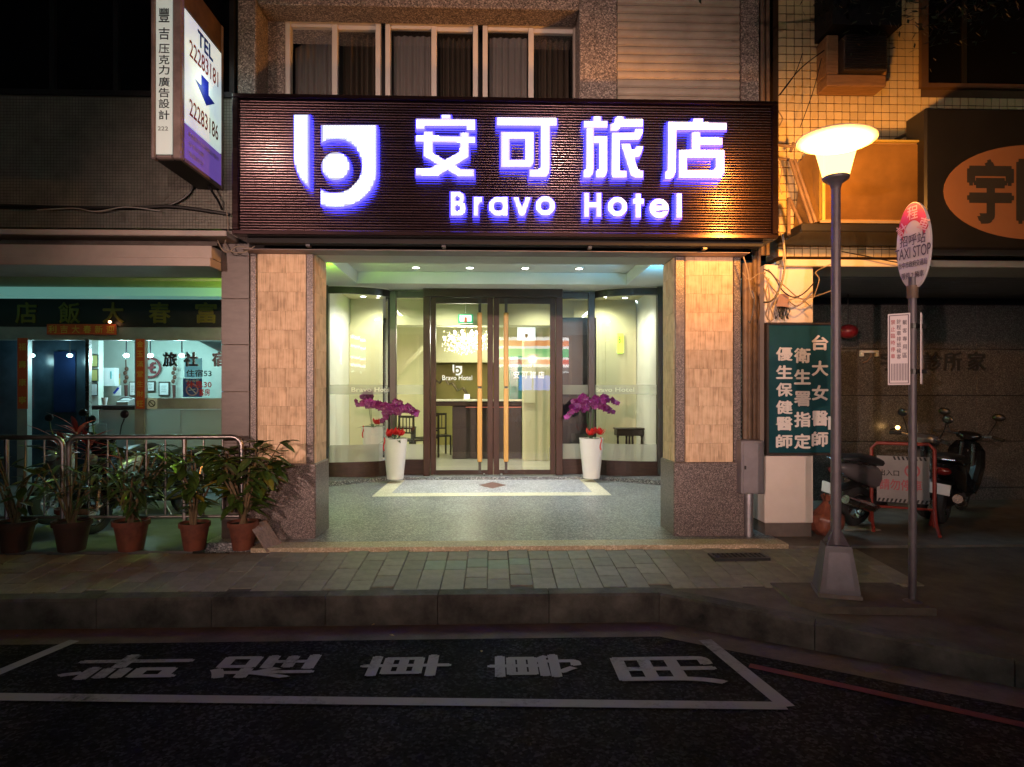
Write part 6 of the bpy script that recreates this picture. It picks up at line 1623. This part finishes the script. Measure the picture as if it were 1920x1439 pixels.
# red-leaved cordyline behind the railing
yy = 6.75; x = PX(140, yy); t = thing('cordyline_plant', 'red leaved upright plant standing behind the steel railing', 'potted plant', (x, yy, -.02))
pot(x, yy, -.02, .17, .3, t, terracotta)
for (dx, hh2) in ((-.12, .95), (.02, 1.12), (.14, .98)):
    tip = Vector((x+dx, yy, hh2)); MB().tube([(x+dx*.2, yy, .25), (x+dx*.7, yy, .6), tip], [.016, .013, .01], 6).build('stem', stemm, t, smooth=True)
    for i in range(13):
        a = 2.4*i; d = Vector((math.cos(a), math.sin(a), .25+1.3*(i/13))); k = R.uniform(.8, 1.15); inst('leaf', LR[i % 2], tip+Vector((0, 0, -.15+.012*i)), t, aim(d), (k, k, k))
# leaning board
t = thing('leaning_board', 'weathered grey wooden board leaning against the nearest terracotta pot', 'board', PG(508, 1032, -.03))
p0 = PG(500, 1036, -.03); p1 = PG(528, 1026, -.03); up = Vector((-.19, .05, .255)); th_ = Vector((.012, .02, 0))
m = MB(); q = [p0, p1, p1+up, p0+up]; m.face(q); m.face([v+th_ for v in q][::-1])
for i in range(4): m.face([q[i], q[(i+1) % 4], q[(i+1) % 4]+th_, q[i]+th_])
m.build('board_face', M('weathered_board', (.26, .19, .165), .8, var=.45, scale=5, stretch=(8, 8, 2), bump=.3), t)

# ================================================================ ORCHID POTS
orm = leafmat('orchid_petal', (.17, .008, .115), (.32, .04, .24)); redm = leafmat('red_petal', (.50, .012, .014), (.60, .10, .06)); orl = leafmat('orchid_leaf', (.025, .07, .018), (.05, .11, .03))
def flower_mesh():
    m = MB()
    for i in range(5):
        a = 2*PI*i/5 + PI/2; d = Vector((math.cos(a), math.sin(a), 0)); n_ = Vector((-d.y, d.x, 0)); wd = .026 if i in (1, 4) else .017; ln = .044
        p = [Vector((0, 0, 0)), d*ln*.5+n_*wd+Vector((0, 0, .008)), d*ln+Vector((0, 0, .002)), d*ln*.5-n_*wd+Vector((0, 0, .008))]; m.face(p)
    m.face([(-.008, -.004, .004), (.008, -.004, .004), (.004, -.014, .022), (-.004, -.014, .022)])
    o = m.build('flower', orm, local=True, recalc=False); me = o.data; bpy.data.objects.remove(o); return me
FM = flower_mesh()
OL = leaf_mesh('leaf', .26, .07, orl, .5); GL = leaf_mesh('leaf', .24, .02, orl, .45)
RP = leaf_mesh('red_petal', .11, .06, redm, -.2)
def orchid(label, x, y, z, sprays, red_c, ph, pr):
    t = thing('orchid_pot', label, 'potted orchid', (x, y, z), 'white orchid pots by the hotel door')
    MB().lathe([(pr*.66, 0), (pr*.68, .012), (pr*.98, ph-.03), (pr, ph), (pr*.93, ph), (pr*.90, ph-.06)], (x, y, z), 36).face(ring3(x, y, z+.002, pr*.66)).build('pot', whitepot, t, smooth=True)
    MB().face(ring3(x, y, z+ph-.05, pr*.91)).build('soil', soil, t, recalc=False)
    c0 = Vector((x, y, z+ph-.04))
    for (dx, dz, ex_, ez, nf, dy_) in sprays:
        b0 = c0 + Vector((dx*.25, R.uniform(-.03, .03), 0)); top = Vector((x+dx, y+dy_, z+ph+dz)); end = Vector((x+ex_, y+dy_-.04, z+ph+ez))
        pts = [b0, b0.lerp(top, .5)+Vector((-.01, 0, .03)), top]
        for i in range(1, 7):
            s_ = i/6; q = top.lerp(end, s_); q.z += .10*math.sin(PI*s_)*(1-s_*.4); pts.append(q)
        MB().tube(pts, .005, 5).build('stem', orl, t, smooth=True)
        nf = int(nf*1.25)
        for i in range(nf):
            s_ = (i+.5)/nf*1.02; k = min(int(s_*6), 5); q = pts[2+k].lerp(pts[3+k], s_*6-k) if k < 6 else pts[-1]
            sc2 = 1.5*(1 - .45*max(0, s_-.55)); d = Vector((R.uniform(-.7, .7), -1, R.uniform(-.3, .3)))
            e = d.to_track_quat('Z', 'Y').to_euler(); inst('flower', FM, q+Vector((R.uniform(-.045, .045), R.uniform(-.05, .01), R.uniform(-.05, .035))), t, e, (sc2,)*3)
    for i in range(9):
        a = 2*PI*i/9+R.uniform(-.3, .3); d = Vector((math.cos(a), math.sin(a)*.8, R.uniform(.1, .7))); inst('leaf', OL if i % 2 else GL, c0+Vector((0, 0, .03)), t, aim(d), (R.uniform(.8, 1.15),)*3)
    for (cx_, cz_) in red_c:
        cc_ = Vector((x+cx_, y-.06, z+ph+cz_))
        for i in range(10):
            a = R.uniform(0, 2*PI); d = Vector((math.cos(a)*.5, math.sin(a)*.5-.2, R.uniform(.4, 1.))); inst('red_petal', RP, cc_+Vector((R.uniform(-.04, .04), R.uniform(-.03, .03), -.02)), t, aim(d), (R.uniform(.8, 1.3),)*3)
    rb = Vector((x + (-.17 if x < 0 else .12), y-.14, z+ph)); m = MB(); pr_ = None
    for i in range(6):
        q = rb + Vector((.012*math.sin(i*1.3), -.01-.004*i, .03-.045*i)); 
        if pr_: m.face([pr_, pr_+Vector((.022, 0, 0)), q+Vector((.022, 0, 0)), q])
        pr_ = q
    m.build('ribbon', redm, t, recalc=False)
    return t
YO = 10.45; zo = .05
orchid('white tapered pot of purple orchids with red blooms left of the hotel door', PX(741, YO), YO, .062, [(-.05, .42, -.62, .60, 17, 0), (-.12, .52, -.50, .52, 12, .05), (.02, .40, .05, .62, 10, .02), (.10, .45, .40, .42, 14, 0), (-.02, .50, -.20, .30, 12, -.03), (.0, .48, .16, .50, 10, .03)], [(-.09, .06), (.02, .09), (.10, .07)], PZ(822, YO)-.062, .205)
orchid('white tapered pot of purple orchids with red blooms right of the hotel door', PX(1109, YO), YO, .062, [(-.08, .52, -.42, .38, 15, 0), (-.04, .58, -.34, .56, 15, .04), (.02, .55, .12, .62, 12, 0), (.06, .55, .34, .44, 14, .02), (.04, .60, .40, .60, 12, -.03), (-.1, .6, -.24, .66, 10, .02)], [(-.03, .07), (.07, .10), (.14, .08)], PZ(822, YO)-.062, .21)
t = orchid('pot of purple orchids inside the left curved window behind the first pot', PX(700, 11.6), 11.6, .062, [(-.05, .42, -.2, .60, 8, 0), (-.10, .5, -.05, .62, 8, .03)], [(.10, .07)], .82, .22)

# ================================================================ RIGHT SIDE CLUTTER
# red and white barrier
BB = Vector((PX(1692, 6.75), 6.75, -.02)); t = thing('red_barrier', 'red tube barrier holding a white warning board with hazard stripes', 'barrier', BB)
redtube = M('red_tube', (.25, .035, .025), .45, var=.2)
ang = .5; Ub = Vector((math.cos(ang), -math.sin(ang), 0)); Nb = Vector((-math.sin(ang), -math.cos(ang), 0)); hw = .30
def bp3(u, z, n=0.): return BB + Ub*u + Vector((0, 0, z)) + Nb*n
MB().tube([bp3(-hw, .05), bp3(-hw, .9), bp3(-hw+.05, .96), bp3(hw-.05, .96), bp3(hw, .9), bp3(hw, .05)], .02, 10).build('frame', redtube, t, smooth=True)
for s_ in (-hw, hw): MB().tube([bp3(s_, .28), bp3(s_, .1, .12), bp3(s_, .02, .34)], .018, 8).tube([bp3(s_, .28), bp3(s_, .02, -.3)], .018, 8).build('leg', redtube, t, smooth=True)
MB().tube([bp3(-hw, .24), bp3(hw, .24)], .014, 8).build('cross_rail', redtube, t, smooth=True)
MB().prism([[(-.25, .30), (.25, .30), (.25, .82), (-.25, .82)]], lambda u, v, d: tuple(bp3(u, v, -d)), -.026, -.016).build('warning_board', M('dimmed_board', (.30, .29, .29), .6, var=.15), t)  # white board coloured darker to stand in for the dim light here
m = MB()
for i in range(12):
    u = -.245+i*.041; m.face([bp3(u, .302, .0275), bp3(u+.02, .302, .0275), bp3(u+.035, .342, .0275), bp3(u+.015, .342, .0275)]); m.face([bp3(u, .778, .0275), bp3(u+.02, .778, .0275), bp3(u+.005, .818, .0275), bp3(u-.015, .818, .0275)]) if i > 3 else None
m.build('hazard_stripes', ink, t, recalc=False)
text('lettering', '出入口', bp3(-.13, .63, .028), .19, .065, ink, t, u=Ub, v=(0, 0, 1), n=Nb, bold=.02)
text('lettering', '請勿停車', bp3(-.02, .50, .028), .40, .12, M('pink_red_ink', (.42, .10, .12), .5), t, u=Ub, v=(0, 0, 1), n=Nb, bold=.02)
m = MB(); m.prism([ring(.09, .66, .075, 24), ring(.09, .66, .056, 24)], lambda u, v, d: tuple(bp3(u, v, .0275-d)), 0, .001); m.build('prohibition_mark', bpy.data.materials['pink_red_ink'], t)
MB().box(-.012, .012, -.06, .06, 0, .001).build('slash_mark', bpy.data.materials['pink_red_ink'], t, local=True).matrix_local = Matrix.Translation(bp3(.09, .66, .029)-BB) @ Matrix(((Ub.x, 0, Nb.x, 0), (Ub.y, 0, Nb.y, 0), (0, 1, 0, 0), (0, 0, 0, 1))) @ Matrix.Rotation(.78, 4, 'Z')
# trash bag
yb_ = 6.5; x = PX(1549, yb_); t = thing('rubbish_bag', 'crumpled reddish plastic rubbish bag on the ground behind the lamp post', 'bag', (x, yb_, -.02))
bm = bmesh.new(); bmesh.ops.create_icosphere(bm, subdivisions=4, radius=1)
rr = random.Random(3); phs = [(rr.uniform(2, 9), rr.uniform(0, 6), Vector((rr.uniform(-1, 1), rr.uniform(-1, 1), rr.uniform(-1, 1))).normalized()) for _ in range(14)]
for v in bm.verts:
    d = v.co.normalized(); k = 1 + sum(.035*abs(math.sin(f*d.dot(ax)+p)) for f, p, ax in phs) - .2
    zz_ = d.z; w_ = 1.0 if zz_ < .3 else max(.16, 1-(zz_-.3)*1.25)
    v.co = Vector((d.x*k*.165*w_, d.y*k*.15*w_, max(0, .16+zz_*.17*k + (.10*max(0, zz_-.55)))))
m = MB(); m.addbm(bm, 0, Matrix.Translation((x, yb_, -.018)))
m.build('bag_body', M('red_plastic_bag', (.2, .07, .045), .3, var=.5, scale=7), t, smooth=True)
m = MB()
for a in (.3, 1.9, 3.4, 4.8):
    b0 = Vector((x, yb_, .30)); d = Vector((math.cos(a), math.sin(a), 0)); n_ = Vector((-d.y, d.x, 0))*.03
    m.face([b0-n_*.4, b0+n_*.4, b0+d*.05+n_+Vector((0, 0, .10)), b0+d*.045-n_+Vector((0, 0, .13))])
m.build('bag_ears', bpy.data.materials['red_plastic_bag'], t, recalc=False)
q = PG(1608, 992, -.02); t = thing('cardboard_sheet', 'pale flattened cardboard sheet lying on the ground right of the rubbish bag', 'cardboard', q)
MB().box(q.x-.2, q.x+.2, q.y-.1, q.y+.1, q.z+.002, q.z+.012).build('sheet', M('cardboard', (.30, .26, .2), .8, var=.2), t)
# ================================================================ TREE overhanging the top right
tb = Vector((4.9, 3.3, -.2)); t = thing('street_tree', 'dark street tree whose leafy branches hang into the top right corner', 'tree', tb)
bark = M('bark', (.06, .045, .035), .9, var=.4, scale=8, bump=.4)
MB().tube([tb, tb+Vector((.05, .05, 2)), tb+Vector((-.1, .2, 4.2)), tb+Vector((-.3, .5, 5.6))], [.15, .12, .10, .07], 12).build('trunk', bark, t, smooth=True)
fol = MB(); R2 = random.Random(11)
twigs = MB()
for (e, s0) in (((-1.55, 1.7, 4.95), 0), ((-2.3, 1.4, 5.2), 1), ((-.9, 2.1, 5.1), 2), ((-1.2, 1.3, 4.75), 4), ((-2.9, 1.9, 5.5), 3), ((-.2, 1.9, 5.2), 5), ((.8, 2.2, 5.3), 6), ((-1.7, 2.4, 5.6), 7), ((-.8, .6, 5.6), 8), ((.9, -.3, 5.9), 9), ((-2.2, .2, 6.1), 10)):
    e = tb + Vector(e); b0 = tb + Vector((-.15, .3, 4.6)); mid = b0.lerp(e, .55) + Vector((0, 0, .55))
    twigs.tube([b0, mid, e], [.05, .03, .008], 6)
    for i in range(420):
        s_ = .45 + .6*R2.random(); p = (b0.lerp(mid, s_*2) if s_ < .5 else mid.lerp(e, s_*2-1)) + Vector((R2.gauss(0, .17), R2.gauss(0, .17), R2.gauss(-.04, .14)))
        d = Vector((R2.uniform(-1, 1), R2.uniform(-1, 1), R2.uniform(-.9, .3))).normalized(); u = d*.035; n_ = d.orthogonal().normalized()*.013
        fol.face([p-u, p-n_, p+u, p+n_])
twigs.build('branches', bark, t, smooth=True)
fol.build('foliage', M('tree_leaf', (.022, .035, .018), .45, var=.4, scale=9), t, kind='stuff', recalc=False)
# ================================================================ ACROSS THE STREET (behind the camera, seen in the glass)
MB().box(-40, 40, -14, -9.5, -.6, -.15).build('far_pavement', walk_m, kind='structure')
BYs = -11.0
st = thing('convenience_store', 'lit corner shop across the street with striped fascia, seen reflected in the hotel glass', 'shop', (5, BYs, 0))
def opart(name, mat, *b, parent=st): return part(name, mat, *b, parent=parent)
fz = 2.95
x0_, x1_ = .2, 9.0
for nm, z0_, z1_, c, s_ in (('white', 1.42, 1.60, (1, 1, 1), 8.), ('orange', 1.12, 1.42, (1, .26, .05), 7.), ('white', .98, 1.12, (1, 1, 1), 8.), ('green', .52, .98, (.02, .50, .16), 9.), ('white', .40, .52, (1, 1, 1), 8.), ('red', .14, .40, (.9, .10, .05), 7.), ('white', 0, .14, (1, 1, 1), 8.)):
    opart('fascia_stripe', E('fascia_'+nm, c, s_) if 'fascia_'+nm not in bpy.data.materials else bpy.data.materials['fascia_'+nm], (x0_, x1_, BYs-.3, BYs, fz+z0_, fz+z1_-.002))
opart('shop_wall', concrete_dk, (x0_, x1_, BYs-4.2, BYs-4, -.15, 2.9), (x0_, x0_+.2, BYs-3.99, BYs-.31, -.15, 2.9), (x1_-.2, x1_, BYs-3.99, BYs-.31, -.15, 2.9))
opart('shop_ceiling', plaster, (x0_, x1_, BYs-4, BYs-.31, 2.8, 2.9))
for i in range(4): opart('ceiling_tube', E('tube_light', (.75, .88, 1), 7.) if i == 0 else bpy.data.materials['tube_light'], (1.2+2*i, 2.4+2*i, BYs-1.6, BYs-1.5, 2.7, 2.76))
for i in range(4):
    opart('window', glass_m, (x0_+.25+2.15*i, x0_+2.35+2.15*i, BYs-.2, BYs-.19, .3, 2.78))
    opart('shelf', M('shop_goods', (.25, .3, .5), .6, var=.7, scale=7) if i == 0 else bpy.data.materials['shop_goods'], (x0_+.5+2.15*i, x0_+2.0+2.15*i, BYs-2.2, BYs-1.9, -.1, 1.6))
opart('poster_light', E('blue_poster', (.10, .2, 1.), 6.), (x0_+1.2, x0_+3.2, BYs-.17, BYs-.15, 1.7, 2.5))
opart('upper_storey', concrete_dk, (x0_, x1_, BYs-4.2, BYs-.02, fz+1.61, 11))
fb = thing('facing_building', 'plain dark apartment building across the street next to the lit shop', 'building', (-8, BYs, 0))
opart('walls', concrete_dk, (-24, x0_-.05, BYs-5, BYs, -.15, 12), (x1_+.05, 24, BYs-5, BYs, -.15, 12), parent=fb)
vs = Vector((-4.2, BYs+.5, 4.)); t = thing('vertical_lightbox', 'tall narrow pale blue lit sign on the facing building across the street', 'sign', vs)
opart('panel', E('pale_blue_box', (.45, .8, 1), 4.), (-4.35, -4.05, BYs+.1, BYs+.9, 3.0, 5.6), parent=t)
opart('bracket', metal_dk, (-4.25, -4.15, BYs+.001, BYs+.099, 3.4, 3.6), (-4.25, -4.15, BYs+.001, BYs+.099, 5., 5.2), parent=t)
street_lamp(Vector((-7.2, -8.9, -.15)), 'street lamp on the far pavement before the dark facing building', 6400, (1, .62, .50), 2.4, cut=(-.26, -.15, .04), aimed=(.25, 6.46, 1.75))
street_lamp(Vector((2.0, -8.9, -.15)), 'street lamp on the far pavement before the lit corner shop', 4900, (1, .62, .50), 2.4, cut=(-.26, -.15, .04), aimed=(.25, 6.46, 1.75))
